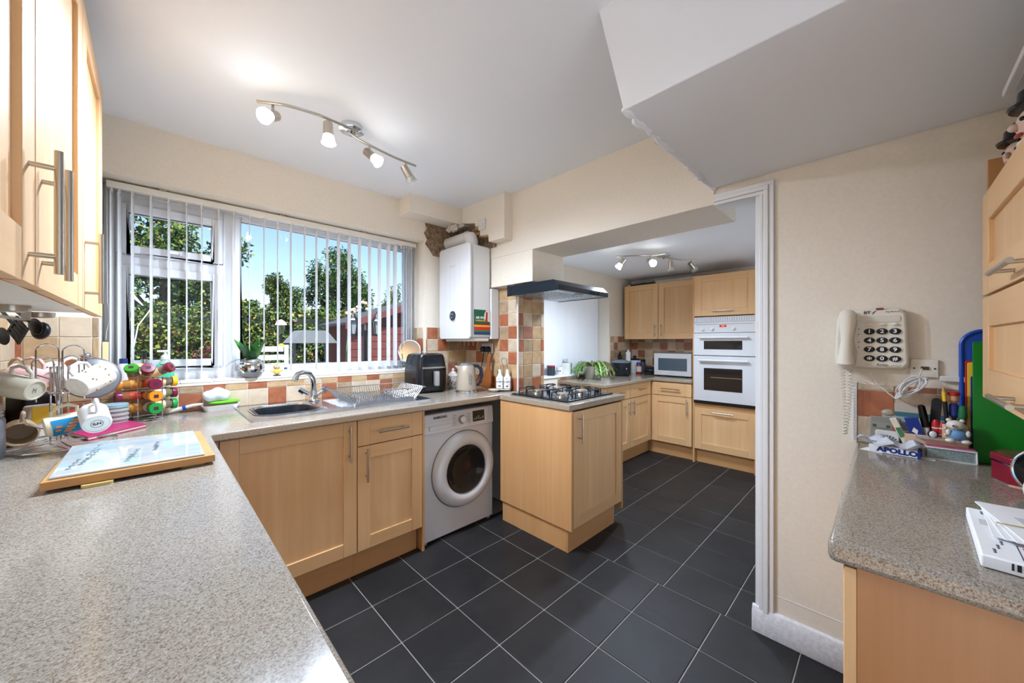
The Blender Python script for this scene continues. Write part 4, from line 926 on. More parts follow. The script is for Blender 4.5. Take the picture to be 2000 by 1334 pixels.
def mug(label, pos, axis, r, h, m, hdir, inner=None, taper=.9, band=None, foot=None):
    """pos: centre of the base, axis: from base to mouth"""
    t = thing('mug', label, 'mug', pos, group='mugs on the mug tree'); q = frame(axis, hdir); t.rotation_euler = q.to_euler()
    rb = r * taper
    MB().lathe([(rb * .80, .004), (rb * .84, .0), (rb * .93, .001), (rb, .008), (r * .985, h * .5), (r, h), (r - .004, h + .001), (r - .005, h - .004), (rb - .005, .012), (.002, .009)], 32, cap=False).lathe([(rb * .8, .004), (.002, .004)], 32, cap=False).build('body', m, t)
    MB().tube([(r * .95, 0, h * .82), (r + .018, 0, h * .84), (r + .030, 0, h * .66), (r + .028, 0, h * .42), (r + .012, 0, h * .24), (r * .93, 0, h * .22)], [.0055, .0055, .006, .006, .0055, .0055], 10).build('handle', m, t)
    return t
L0 = LV(110)
stone = P('stone_glaze', (204, 196, 176), .2); beige = P('beige_glaze', (190, 164, 132), .25); pinkc = P('pink_glaze', (228, 180, 172), .2); bonec = P('bone_china', (240, 232, 222), .15, var=8, bump=(40, .02)); creamc = P('cream_glaze', (236, 224, 198), .2)
m1 = mug('stone-grey mug hanging at the top left of the mug tree, base towards the camera', cpos(70, 763, 1.27), L0(-.70, .26, .66), .041, .105, stone, Vector((0, 0, 1)))
for k in range(2): MB().tube([(-.010 + .0016 * i, -.004 + .008 * k + .0022 * math.sin(2.2 * i + k), .0035) for i in range(13)], .0006, 4).build('base_mark', grey_ink, m1)
m2 = mug('white floral mug with gold spots hanging at the top right of the mug tree', cpos(150, 757, 1.32), L0(.66, .40, .64), .043, .105, bonec, L0(-.6, .8, 0))
for k in range(22):
    a = r4.uniform(0, 6.28); z = r4.uniform(.02, .095); rr_ = .046 * (.9 + .1 * z / .105); MB().ball((rr_ * math.cos(a), rr_ * math.sin(a), z), .0032, 6, 4, (1, 1, .8)).build('painted_spot', P(['gilt', 'floral_yellow', 'floral_grey'][k % 3], [(196, 160, 80), (226, 190, 70), (130, 120, 116)][k % 3], .3), m2)
m3 = mug('cream mug with a blue printed panel lying across the front of the mug tree', cpos(86, 836, 1.27), L0(1, .14, .12), .036, .098, creamc, Vector((0, 0, 1)), taper=.97)
b = MB()
for i in range(13):
    a0, a1 = R(52 + 9 * i), R(61 + 9 * i); rq = .0368
    b.quad((rq * math.cos(a0), rq * math.sin(a0), .014), (rq * math.cos(a1), rq * math.sin(a1), .014), (rq * math.cos(a1), rq * math.sin(a1), .082), (rq * math.cos(a0), rq * math.sin(a0), .082))
pa = b.build('printed_panel', P('mug_blue_print', (40, 130, 176), .2), m3)
for k, (a0, z0, dz) in enumerate(((70, .060, .016), (84, .052, .022), (100, .046, .022), (114, .042, .022), (128, .038, .018), (92, .022, .014), (112, .020, .012))):
    an = R(a0); MB().at((.0369 * math.cos(an), .0369 * math.sin(an), z0), an).box(-.0003, .0004, -.003, .003, 0, dz).build('orange_print', P('mug_orange_print', (226, 130, 40), .3), m3)
m4 = mug('small white mug with a stamped base hanging at the lower right of the mug tree', cpos(190, 829, 1.30), L0(-.08, .42, .9), .039, .085, wceram, Vector((0, 0, 1)), taper=.98)
text('ILN', .014, ink_m, m4, (0, 0, .0036), (math.pi, 0, 1.4), 'base_mark', ext=.0002, bold=.0004); MB().torus((0, 0, .0038), .015, .0007, 28, 5).build('base_ring', ink_m, m4)
m5 = mug('beige mug hanging mouth-out at the lower left of the mug tree', cpos(38, 838, 1.42), L0(.05, -.12, -1), .046, .085, beige, L0(.1, .97, 0))
mug('tan mug hanging behind the stone-grey mug', cpos(12, 742, 1.47), L0(.6, .1, -.8), .050, .09, beige, Vector((0, 0, 1)))
mug('pale pink mug with pink handle hanging behind the wire loops', cpos(92, 742, 1.44), L0(-.75, .25, .5), .042, .10, pinkc, Vector((0, 0, 1)))
mug('white mug with a dark pattern hanging behind the floral mug', cpos(112, 742, 1.47), L0(.75, .25, .5), .042, .10, P('patterned_china', (226, 220, 206), .2, var=10), Vector((0, 0, 1)))

# ---- clutter behind the mug tree
ld = thing('saucepan_lid', 'grey saucepan lid with a dark rim leaning on the tiles behind the mugs', 'lid', tuple(cpos(180, 738, 1.68)), 0)
ld.rotation_euler = frame(LV(172)(0, .25, -1)).to_euler()
MB().lathe([(.088, -.004), (.090, 0), (.088, .005), (.06, .014), (.02, .020), (.002, .021)], 40, cap=False).build('dome', P('lid_grey', (132, 134, 138), .35, .4), ld); MB().torus((0, 0, .001), .089, .005, 44, 8).build('rim', P('lid_rim', (104, 92, 94), .4), ld)
tag(MB().at(cpos(168, 694, 1.66)).ball((0, 0, 0), .016, 14, 8, (1.2, 1, .8)).build('round_scoop', chrome), 'small steel scoop above the saucepan lid', 'scoop')
ss_ = thing('slotted_spoon', 'cream slotted spoon standing behind the mug tree', 'spoon', cpos(106, 722, 1.55)); ss_.rotation_euler = frame(LV(106)(.1, .1, -1), LV(106).r).to_euler()
MB().lathe([(.036, 0), (.033, .004), (.002, .003)], 24, cap=False).build('bowl', cream_p, ss_); MB().tube([(0, -.03, 0), (.01, -.13, -.01), (.02, -.24, -.02)], .006, 8).build('handle', cream_p, ss_)
for k in range(12): MB().lathe([(.003, .0042), (.003, .005)], 8, (.022 * math.cos(k * .52) * (1 if k % 2 else .5), .022 * math.sin(k * .52) * (1 if k % 2 else .5), 0)).build('slot', P('slot_brown', (120, 90, 66), .7), ss_)
b = MB().ball((0, 0, 0), .075, 24, 14, (1.1, .7, .62)); b.v = [tuple(Vector(v) * (1 + .13 * math.sin(60 * v[0] + 30 * v[1]) * math.cos(50 * v[2]))) for v in b.v]
ob = b.build('oven_glove', P('red_fabric', (176, 30, 40), .85, bump=(120, .4))); ob.location = cpos(164, 785, 1.62); ob.location.z = W + .052; tag(ob, 'crumpled red oven glove behind the mug tree', 'oven glove')
pk = thing('food_packet', 'yellow and white food packet standing behind the cream mug', 'packet', tuple(cpos(75, 800, 1.52).xy) + (W,), R(30))
MB().prism([(-.06, 0), (.06, 0), (.05, .13), (-.03, .13)], -.03, .03, 1).build('bag', P('packet_white', (226, 220, 208), .5), pk, .006); MB().box(-.03, .045, -.032, -.029, .06, .125).build('print', yellow_m, pk); MB().ball((-.02, -.031, .03), .014, 10, 6, (1, .2, 1)).build('print_dot', P('packet_red', (196, 90, 70), .5), pk)
bb = thing('toaster', 'dark toaster tucked behind the beige mug', 'toaster', tuple(cpos(36, 800, 1.60).xy) + (W,), R(-35))
MB().box(-.10, .10, -.07, .07, .01, .17).build('body', black_m, bb, .02, 3); MB().box(-.08, .08, -.04, -.015, .168, .1715).box(-.08, .08, .015, .04, .168, .1715).build('slots', dark_m, bb); MB().box(.10, .115, -.015, .015, .10, .12).build('lever', black_m, bb, .003)
for x in (-.08, .08): MB().box(x - .012, x + .012, -.05, .05, 0, .012).build('foot', black_m, bb)
cn = thing('canister', 'grey storage canister with ribbed lid cut by the picture edge', 'canister', tuple(cpos(-62, 800, 1.19).xy) + (W,))
MB().lathe([(.068, 0), (.072, .006), (.072, .13), (.068, .138)], 36).build('body', P('canister_grey', (128, 134, 140), .35, .4), cn); MB().lathe([(.064, .138), (.069, .144), (.064, .15), (.069, .156), (.064, .162), (.069, .168), (.064, .174), (.069, .18), (.05, .19)], 36).build('lid', P('canister_lid', (170, 174, 176), .3, .5), cn)
# black utensils under the wall unit
ut = thing('utensil_rail', 'steel rail under the wall unit holding black utensils', 'rail', (-.33, 1.95, 1.405), 0)
MB().cyl((0, -.25, 0), (0, .22, 0), .005, n=10).box(-.01, .01, -.24, -.22, 0, .034).box(-.01, .01, .18, .20, 0, .034).build('rail', steel, ut)
for k, (lb, u0, v0, u1, v1) in enumerate((('black slotted turner hanging nearest the mugs', -6, 596, 40, 650), ('black serving spoon hanging behind the slotted turner', 10, 590, 72, 640), ('black ladle hanging closest to the puck light', 22, 592, 80, 646), ('black spatula tip hanging lowest at the picture edge', -30, 606, 8, 660))):
    a, e = cpos(u0, v0, 1.36 + .03 * k), cpos(u1, v1, 1.30 + .04 * k); d = (e - a).normalized(); t = thing('kitchen_utensil', lb, 'utensil', a, group='black utensils under the wall unit'); t.rotation_euler = frame(d, FW * -1).to_euler(); L = (e - a).length
    MB().tube([(0, 0, -.06), (0, 0, L - .05)], .0055, 8).build('handle', black_m, t)
    if k == 0:
        for j in range(5): MB().box(-.003, .003, -.030 + .0135 * j, -.022 + .0135 * j, L - .06, L + .02).build('tine', black_m, t)
        MB().box(-.003, .003, -.032, .034, L - .068, L - .056).box(-.003, .003, -.032, .034, L + .018, L + .026).build('blade_edge', black_m, t)
    elif k == 2: MB().ball((0, 0, L), .034, 16, 8, (.6, 1, 1)).build('bowl', black_m, t)
    else: MB().ball((0, 0, L - .01), .036, 16, 8, (.15, .75, 1.2)).build('blade', black_m, t)

# ---- spice carousel
spc = Vector((-.033, 2.64, W)); LS = LV(285); fr0, le0 = LS(.30, 0, -.954), LS(-.954, 0, -.30)
sr = thing('spice_rack', 'chrome wire spice carousel full of jars', 'spice rack', spc)
for z in (.012, .075, .138, .205):
    cs = [fr0 * a * .045 + le0 * b_ * .045 + Vector((0, 0, z)) for a, b_ in ((1, 1), (1, -1), (-1, -1), (-1, 1))]; MB().tube(cs, .002, 6, True).build('square_ring', chrome, sr)
for a, b_ in ((1, 1), (1, -1), (-1, -1), (-1, 1)):
    p = fr0 * a * .046 + le0 * b_ * .046; MB().tube([p + Vector((0, 0, .004)), p + Vector((0, 0, .212))], .0024, 6).build('upright', chrome, sr)
MB().torus((0, 0, .004), .075, .003, 40, 6).build('base_ring', chrome, sr); MB().lathe([(.05, 0), (.05, .004)], 30).build('turntable', chrome, sr)
LID = {'green': (60, 150, 44), 'maroon': (120, 28, 58), 'orange': (226, 140, 30), 'yellow': (236, 186, 30), 'emerald': (24, 150, 60), 'beige': (220, 190, 140), 'wine': (128, 30, 50)}
def spice(label, pos, axis, lid, fill):
    t = thing('spice_jar', label, 'spice jar', pos, group='jars in the spice carousel'); t.rotation_euler = frame(axis, Vector((0, 0, 1))).to_euler()
    MB().lathe([(.021, -.095), (.0225, -.09), (.0225, -.022), (.019, -.012), (.019, -.004)], 22).build('glass', P('spice_' + fill, {'paprika': (150, 78, 44), 'herb': (110, 112, 78), 'curry': (176, 120, 50), 'pepper': (120, 104, 88)}[fill], .12, coat=.6), t)
    l_ = MB().lathe([(.0265, -.006), (.027, .010), (.0255, .014), (.002, .015)], 26).build('lid', P('lid_' + lid, LID[lid], .3), t); MB().box(-.008, .008, -.009, .009, .0151, .0154).build('lid_print', P('lid_print', (70, 30, 40), .6), l_)
    MB().lathe([(.0229, -.075), (.0229, -.035)], 22, cap=False).build('label', P('spice_label_' + fill, {'paprika': (200, 70, 50), 'herb': (226, 216, 196), 'curry': (220, 150, 60), 'pepper': (226, 196, 150)}[fill], .6), t)
zs = (1.118, 1.058, .998)
for k, (z, a, b_, c2, w) in enumerate(zip(zs, ('maroon', 'orange', 'emerald'), ('orange', 'maroon', 'yellow'), ('yellow', 'maroon', 'emerald'), ('top', 'middle', 'bottom'))):
    spice('%s-lidded spice jar facing the camera, %s row of the carousel' % (a, w), spc + fr0 * .100 + Vector((0, 0, z - W)), fr0, a, ('paprika', 'curry', 'herb')[k])
    spice('%s-lidded spice jar lying sideways towards the mugs, %s row' % (b_, w), spc + le0 * .100 + Vector((0, 0, z - W)), le0, b_, ('curry', 'paprika', 'curry')[k])
    spice('%s-lidded spice jar sticking out towards the sink, %s row' % (c2, w), spc - le0 * .104 + Vector((0, 0, z - W)), -le0, c2, ('pepper', 'herb', 'pepper')[k])
for lb, lid, o_, ax in (('green-lidded spice jar tilted on top of the carousel', 'green', (-.052, 0, -.03), (-.15, .72, -.65)), ('maroon-lidded spice jar on top of the carousel at its centre', 'maroon', (.006, 0, -.05), (.05, .5, -.85)), ('wine-red-lidded spice jar tilted towards the green soap on top of the carousel', 'wine', (.082, 0, -.01), (.75, .42, -.45)), ('beige-lidded spice jar at the back of the carousel top', 'beige', (-.03, 0, .05), (0, .8, .5))):
    spice(lb, spc + LS(*o_) + Vector((0, 0, .258)), LS(*ax), lid, 'pepper')
# ---- window sill things
S = 1.1065
dp = thing('disco_planter', 'mirror-ball planter with a leafy plant on the window sill', 'plant pot', tuple(pz(491, 737, S).xy) + (S,))
dp.location.y = 2.752; dp.location.x = pY(491, 730, 2.752).x
b = MB(); r5 = random.Random(4); rs = .066
for j in range(3, 17):
    t0, t1 = math.pi * j / 20, math.pi * (j + 1) / 20
    n_ = max(8, int(26 * math.sin((t0 + t1) / 2)))
    for i in range(n_):
        a0, a1 = 2 * math.pi * (i + .04) / n_, 2 * math.pi * (i + .96) / n_; q0, q1 = t0 + .008, t1 - .008; k = 1 + r5.uniform(-.012, .012)
        b.mat(r5.choices((0, 1, 2), (80, 12, 8))[0]); b.add([(rs * k * math.sin(t) * math.cos(a), rs * k * math.sin(t) * math.sin(a), rs - .002 - rs * .97 * math.cos(t) * (1 + r5.uniform(-.004, .004))) for t, a in ((q0, a0), (q0, a1), (q1, a1), (q1, a0))], [(0, 1, 2, 3)])
mo = b.build('mirror_tiles', [P('mirror', (232, 232, 232), .03, 1), P('mirror_warm', (214, 190, 150), .05, 1), P('mirror_dark', (70, 70, 76), .08, 1)], dp, smooth=False); mo['kind'] = 'stuff'
MB().lathe([(.03, .0), (.05, .012), (.064, .05), (.064, .075), (.05, .112), (.045, .114), (.043, .10), (.002, .098)], 32, cap=False).build('pot', P('pot_grey', (140, 140, 142), .4, .5), dp)
def leaf_blade(p, d, L, w, droop):
    d = Vector(d).normalized(); side = d.cross(Vector((0, 0, 1))); side = side.normalized() if side.length > .05 else Vector((1, 0, 0)); vs, fs = [], []
    for i in range(7):
        t = i / 6; c = Vector(p) + d * L * t + Vector((0, 0, -droop * t * t * L)); ww = w * math.sin(math.pi * min(1, .12 + t * .88)) * (1.0 if t < 1 else 0)
        vs += [tuple(c - side * ww + Vector((0, 0, .15 * ww))), tuple(c + Vector((0, 0, -.1 * ww))), tuple(c + side * ww + Vector((0, 0, .15 * ww)))]
    for i in range(6): fs += [(3 * i, 3 * i + 1, 3 * i + 4, 3 * i + 3), (3 * i + 1, 3 * i + 2, 3 * i + 5, 3 * i + 4)]
    return vs, fs
gl = [P('glossy_leaf', (54, 128, 38), .25), P('deep_leaf', (30, 84, 34), .25)]
for k in range(17):
    a = 2.4 * k; tilt = .18 + .5 * (k % 4) / 3; d = (math.cos(a) * tilt, math.sin(a) * tilt, 1 - tilt * .5)
    v_, f_ = leaf_blade((.012 * math.cos(a), .012 * math.sin(a), .10), d, .13 + .04 * (k % 3), .022, .15); MB().add(v_, f_).build('leaf', gl[k % 2], dp)
for sx_ in (1, -1): v_, f_ = leaf_blade((0, 0, .10), (-.9, -.3 * sx_, .55), .17, .006, .7); MB().add(v_, f_).build('leaf', gl[1], dp)
MB().lathe([(.042, .09), (.042, .1)], 20).build('soil', P('soil', (60, 46, 36), .9), dp)
def sillp(u, y): p = pY(u, 700, y); return (p.x, y, S)
ow = thing('owl_figurine', 'small yellow owl figurine on the window sill', 'figurine', sillp(541, 2.80))
MB().lathe([(.022, 0), (.022, .004)], 20).build('stand', ink_m, ow); MB().ball((0, 0, .026), .020, 16, 10, (1, .8, 1.05)).build('belly', P('owl_yellow', (228, 190, 84), .5), ow)
MB().ball((0, -.0, .056), .019, 16, 10, (1.1, .8, .85)).build('head', P('owl_brown', (196, 160, 84), .5), ow)
for s_ in (-1, 1):
    MB().ball((.008 * s_, -.014, .058), .0075, 10, 6, (1, .5, 1)).build('eye', wceram, ow); MB().ball((.008 * s_, -.018, .058), .003, 8, 5).build('pupil', ink_m, ow); MB().ball((.026 * s_, 0, .03), .010, 10, 6, (1.2, .6, .6)).build('wing', MATS['owl_yellow'], ow)
sb = thing('small_bottle', 'tiny clear bottle with a dark cap beside the owl', 'bottle', sillp(558, 2.81)); MB().lathe([(.009, 0), (.010, .03), (.006, .038)], 14).build('glass', jar_m, sb); MB().lathe([(.010, .038), (.010, .05)], 14).build('cap', P('slate_cap', (70, 90, 110), .4), sb)
wp = thing('white_pot', 'small empty white ceramic pot on the window sill', 'pot', sillp(601, 2.82)); MB().lathe([(.030, 0), (.036, .045), (.040, .047), (.040, .054), (.036, .054), (.030, .01), (.002, .008)], 28, cap=False).lathe([(.03, 0), (.002, 0)], 28, cap=False).build('pot', wceram, wp)
mi = thing('shaving_mirror', 'round table mirror at the far end of the window sill', 'mirror', (1.52, 2.785, S)); L1 = LV(797)
MB().lathe([(.055, 0), (.055, .006), (.012, .014), (.007, .03), (.007, .05)], 28).build('base', wplast, mi)
mr_ = MB(); mr_.x = Matrix.Translation((0, 0, .145)) @ frame(L1(-.25, .25, -1)); mr_.lathe([(.092, -.005), (.095, 0), (.092, .005)], 44).build('frame', P('mirror_rim', (190, 188, 184), .3, .6), mi)
mr_ = MB(); mr_.x = Matrix.Translation((0, 0, .145)) @ frame(L1(-.25, .25, -1)); mr_.lathe([(.088, .0052), (.088, .006)], 44).build('mirror_glass', P('mirror_face', (176, 170, 160), .12, .9), mi)
MB().tube([(-.10, 0, .145), (-.075, 0, .07), (0, 0, .045), (.075, 0, .07), (.10, 0, .145)], .005, 8).build('yoke', wplast, mi)
gsb = thing('soap_bottle', 'pump bottle of green liquid soap on the window sill', 'bottle', sillp(323, 2.80))
MB().prism(rr(-.036, .036, -.022, .022, .012), .0, .10).build('bottle', P('green_soap', (96, 214, 176), .12, 0, .35, 1.3), gsb, .008, 3); MB().lathe([(.03, .10), (.018, .118), (.016, .128)], 20).build('shoulder', P('clear_green', (190, 232, 220), .12, 0, .4, 1.3), gsb); MB().lathe([(.019, .124), (.019, .142), (.012, .148), (.006, .152), (.006, .168)], 20).build('pump_collar', wplast, gsb); MB().box(-.034, .012, -.008, .008, .164, .176).build('pump_head', wplast, gsb, .003)
wpb = thing('lotion_bottle', 'round white pump bottle with steel collar behind the spice jars', 'bottle', sillp(282, 2.80))
MB().lathe([(.03, 0), (.045, .02), (.047, .05), (.036, .085), (.018, .098), (.014, .102)], 28).build('bottle', wceram, wpb); MB().lathe([(.0145, .102), (.0145, .128)], 20).build('collar', chrome, wpb); MB().lathe([(.010, .128), (.006, .165)], 14).box(-.036, .012, -.006, .006, .163, .173).build('pump', black_m, wpb)
bc = thing('white_bottle', 'slim white bottle with navy cap beside the mug tree', 'bottle', sillp(241, 2.79)); MB().lathe([(.019, 0), (.020, .004), (.020, .10), (.015, .108)], 22).build('bottle', wplast, bc); MB().lathe([(.0155, .108), (.0155, .134)], 20).build('cap', P('navy_cap', (30, 52, 110), .4), bc)
bt_ = thing('storage_jar', 'clear ribbed storage jar between mugs and spice carousel', 'jar', tuple(cpos(222, 780, 1.72).xy) + (W,)); MB().lathe([(.05, 0), (.052, .01), (.048, .02), (.052, .03), (.048, .04), (.052, .05), (.048, .06), (.052, .07), (.045, .085)], 30).build('jar', P('ribbed_plastic', (206, 206, 200), .2, 0, .5, 1.2), bt_); MB().lathe([(.05, .085), (.05, .10), (.046, .102)], 30).build('lid', P('lid_bluegrey', (140, 170, 176), .4), bt_)

# ---- air fryer
p = pz(818, 770, W); af = thing('air_fryer', 'black air fryer with steel trim at the end of the window sill', 'air fryer', (p.x, p.y, W), R(-4))
AW, AD, AH = .255, .29, .305
b = MB(); prev = None; n_ = len(rr(0, 1, 0, 1, .1, 6))
for ins, z in ((.018, .0), (.004, .012), (0, .06), (.0, .17), (.012, .27), (.02, .292), (.05, .303)):
    lp2 = [(x, y, z) for x, y in rr(ins, AW - ins, ins, AD - ins, .05, 6)]
    if prev: b.add(prev + lp2, [(i, (i + 1) % n_, n_ + (i + 1) % n_, n_ + i) for i in range(n_)])
    else: b.add(lp2, [tuple(range(n_))])
    prev = lp2
b.add(prev, [tuple(range(n_))]); b.build('body', P('fryer_black', (26, 28, 32), .16), af)
MB().prism([(.055, .006), (.215, .006), (.225, .0), (.215, -.006), (.06, -.006), (.03, .0)], .186, .200, 2).build('trim_strip', nickel, af, .002); 
dr_ = MB().prism(rr(.05, AW - .045, .02, .175, .012), -.004, .004, 1).build('basket_front', gblack, af, .002)
MB().prism(rr(.115, .152, .055, .168, .008), -.045, -.010, 1).build('basket_handle', P('handle_silver', (196, 196, 196), .25, .7), dr_, .004)
MB().box(.118, .149, -.014, -.002, .145, .165).build('handle_mount', black_m, dr_)
ring(MB(), .004, AW - .004, .176, .178, .0006, -.0005, .0).build('seam', black_m, af)
# ---- kettle
kt = thing('kettle', 'champagne-coloured electric kettle with dark handle beside the air fryer', 'kettle', tuple(pz(911, 766, W).xy) + (W,)); L2 = LV(911); kt.rotation_euler = (0, 0, math.atan2(L2.r.y, L2.r.x))
MB().lathe([(.083, 0), (.085, .006), (.083, .014), (.076, .018), (.076, .022)], 36).build('base', chrome, kt)
MB().lathe([(.077, .022), (.080, .026), (.078, .08), (.070, .16), (.060, .205), (.057, .21)], 40).build('body', P('champagne', (190, 176, 158), .38, .35), kt)
MB().lathe([(.058, .209), (.058, .216), (.045, .226), (.016, .232), (.002, .232)], 32, cap=False).build('lid', P('lid_steel', (176, 180, 184), .25, .8), kt)
MB().prism([(-.054, .165), (-.056, .205), (-.092, .208), (-.086, .198)], -.016, .016, 1).build('spout', P('champagne', (190, 176, 158)), kt, .006)
MB().tube([(.052, 0, .206), (.085, 0, .204), (.112, 0, .18), (.118, 0, .13), (.108, 0, .085), (.092, 0, .06), (.076, 0, .055)], [.013, .013, .014, .014, .012, .010, .008], 12).build('handle', P('dark_handle', (30, 36, 48), .3), kt)
MB().box(.016, .034, -.079, -.070, .075, .155).build('water_gauge', P('gauge', (150, 144, 136), .2), kt, .003); text('o o o', .02, P('gauge_dots', (80, 76, 72), .4), kt, (.025, -.0795, .115), (math.pi / 2, R(90), 0), 'gauge_mark')
# ---- china jar, board, socket and plugs
cj = thing('china_jar', 'floral china sugar jar behind the kettle', 'jar', (1.83, 2.60, W)); MB().lathe([(.035, 0), (.048, .02), (.052, .06), (.044, .095), (.046, .10)], 30).build('jar', bonec, cj)
MB().lathe([(.048, .10), (.044, .112), (.02, .135), (.008, .14), (.012, .155), (.004, .166)], 26).build('lid', bonec, cj)
for k in range(14): MB().ball((.0505 * math.cos(3.2 + .22 * k), .0505 * math.sin(3.2 + .22 * k), .035 + .03 * ((k * 7) % 5) / 4), .007, 8, 5).build('painted_flower', P(['rose_paint', 'leaf_paint'][k % 2], [(196, 84, 110), (110, 130, 90)][k % 2], .3), cj)
sp_ = thing('steel_spoon', 'steel spoon standing in the crockery behind the air fryer', 'spoon', (1.80, 2.50, W)); MB().tube([(.0, 0, .002), (.02, .0, .006), (.09, .03, .012)], .004, 8).ball((0, 0, .008), .022, 14, 8, (1.2, .8, .3)).build('spoon', chrome, sp_)
wb2 = thing('paddle_board', 'dark wooden paddle board leaning on the tiles behind the kettle', 'board', (2.0, 2.36, W)); wb2.rotation_euler = (0, R(8), R(-90))
MB().at((0, 0, 0)).prism([(-.05, 0), (.05, 0), (.055, .06), (.045, .13), (.018, .18), (.014, .25), (.022, .28), (0, .30), (-.022, .28), (-.014, .25), (-.018, .18), (-.045, .13), (-.055, .06)], -.008, .008, 1).build('board', darkwood, wb2, .003)
sk2 = thing('wall_socket', 'double white wall socket on the tiles under the boiler', 'socket', (2.0595, 2.485, 1.228), R(-90)); MB().box(0, .146, -.010, 0, 0, .086).build('plate', wplast, sk2, .004)
for x in (.045, .101): MB().box(x - .006, x + .006, -.013, -.009, .062, .08).build('rocker', wplast, sk2, .001)
for k, x in enumerate((.042, .104)):
    pl = thing('plug', ['black plug nearer the wall corner with its cable', 'black plug nearer the oil bottles with its cable'][k], 'plug', (2.0595, 2.485 - x, 1.26), R(-90), 'plugs in the socket under the boiler')
    MB().prism([(-.024, -.02), (.024, -.02), (.027, .012), (.012, .028), (-.012, .028), (-.027, .012)], -.040, -.011, 1).build('body', P('plug_navy', (20, 24, 38), .35), pl, .005, 3)
    e = [(0, -.02, -.02), (0, -.025, -.07), (-.02 + .03 * k, -.03, -.16), (-.05 + .06 * k, -.04, -.25), (-.09, -.07, -.322 + .006)] if k == 0 else [(0, -.02, -.02), (.0, -.025, -.10), (.012, -.03, -.19), (-.01, -.05, -.26), (-.10, -.09, -.317)]
    MB().tube(e, .0036, 8).build('cable', black_m, pl)
# ---- oil and vinegar caddy, lemon bottle, spoon rest
oc = thing('cruet_caddy', 'black wire caddy holding the oil and vinegar bottles', 'caddy', (2.0, 2.145, W), R(-55))
for z in (.02, .075): MB().tube([(-.062, -.03, z), (.062, -.03, z), (.062, .03, z), (-.062, .03, z)], .0016, 6, True).build('wire_ring', black_m, oc)
MB().tube([(0, 0, .004), (0, 0, .19), (-.012, 0, .22), (-.02, 0, .235), (-.012, 0, .255), (.004, 0, .262), (.022, 0, .25), (.026, 0, .22), (.03, 0, .19)], .0018, 6).build('handle_wire', black_m, oc)
MB().box(-.06, .06, -.028, .028, .0, .003).build('base', black_m, oc)
for k, x in enumerate((-.031, .031)):
    bo_ = thing('cruet_bottle', ['white olive-oil bottle in the wire caddy, nearer the kettle', 'white vinegar bottle in the wire caddy, nearer the hob'][k], 'bottle', oc.matrix_basis @ Vector((x, 0, .0035)), R(-55), 'oil and vinegar bottles')
    MB().prism(rr(-.027, .027, -.025, .025, .008), 0, .11).build('bottle', wceram, bo_, .004); MB().lathe([(.024, .108), (.014, .135), (.012, .165), (.013, .168)], 20).build('neck', wceram, bo_)
    MB().lathe([(.009, .168), (.008, .18)], 14).build('stopper', P('cork', (190, 150, 100), .8), bo_)
    for j in range(3): v_, f_ = leaf_blade((-.008 + .004 * j, -.0265, .085 - .014 * j), (.5, 0, .8 - .5 * j), .026, .004, 0); MB().add(v_, f_).build('painted_leaf', P('olive_green', (50, 84, 50), .5), bo_)
    for j in range(2): MB().ball((-.004 + .01 * j, -.0255, .036), .006, 10, 6, (.8, .4, 1.1)).build('painted_olive', P('olive_red', (120, 50, 50), .4), bo_)
lm = thing('lemon_bottle', 'yellow juice bottle with green cap behind the oil bottles', 'bottle', (2.03, 2.235, W)); MB().lathe([(.022, 0), (.024, .01), (.024, .09), (.012, .115)], 22).build('bottle', yellow_m, lm); MB().lathe([(.014, .112), (.014, .148), (.011, .152)], 18).build('cap', P('bottle_green', (20, 96, 56), .4), lm)
sr_ = thing('spoon_rest', 'cream ceramic spoon rest in the corner by the hob', 'spoon rest', (1.915, 2.165, W), R(-35))
MB().lathe([(.028, 0), (.045, .012), (.048, .018), (.044, .018), (.028, .006), (.002, .005)], 28, cap=False).lathe([(.028, 0), (.002, 0)], 28, cap=False).build('dish', creamc, sr_); MB().prism([(.035, -.014), (.12, -.02), (.128, 0), (.12, .02), (.035, .014)], .010, .018).build('handle', creamc, sr_, .003)
# ================================================================ things in the extension
mw = thing('microwave', 'white microwave on the extension worktop beside the oven housing', 'microwave', (4.50, 2.045, WE), R(-90))
MB().box(0, .45, .012, .34, .012, .282).build('casing', enamel, mw, .006); 
for x in (.04, .41):
    for y in (.05, .30): MB().lathe([(.014, 0), (.014, .013)], 12, (x, y, 0)).build('foot', black_m, mw)
md = MB().box(0, .45, -.010, .012, .014, .282).build('door', enamel, mw, .006); MB().box(.055, .40, -.0125, -.0095, .075, .225).build('window', P('microwave_glass', (76, 92, 104), .08), md, .002); MB().tube([(.19 + .006 * i, -.0104, .046 + .003 * math.sin(1.9 * i)) for i in range(13)], .0011, 4).build('logo', grey_ink, md)
gr_ = thing('grill_rack', 'wire cooling rack lying on top of the microwave', 'rack', (4.53, 2.02, WE + .283), R(-90))
for k in range(9): MB().tube([(.01 + .045 * k, .0, .008), (.01 + .045 * k, .25, .008)], .002, 5).build('wire', wire_m, gr_)
MB().tube([(0, 0, .005), (.40, 0, .005), (.40, .25, .005), (0, .25, .005)], .0035, 6, True).build('rim', wire_m, gr_)
sc_ = thing('slow_cooker', 'black slow cooker with glass lid on the extension worktop', 'slow cooker', (4.20, 2.34, WE)); Lw = LV(1212)
MB().lathe([(.10, 0), (.108, .008), (.118, .03), (.122, .15), (.126, .155), (.126, .163), (.11, .166)], 40).build('pot', P('cooker_black', (34, 38, 44), .25), sc_); MB().lathe([(.124, .166), (.118, .175), (.06, .20), (.015, .206), (.002, .206)], 36, cap=False).build('lid', P('lid_glass', (120, 134, 146), .08, .3), sc_); MB().lathe([(.010, .205), (.012, .22), (.022, .228), (.018, .236)], 20).build('lid_knob', black_m, sc_)
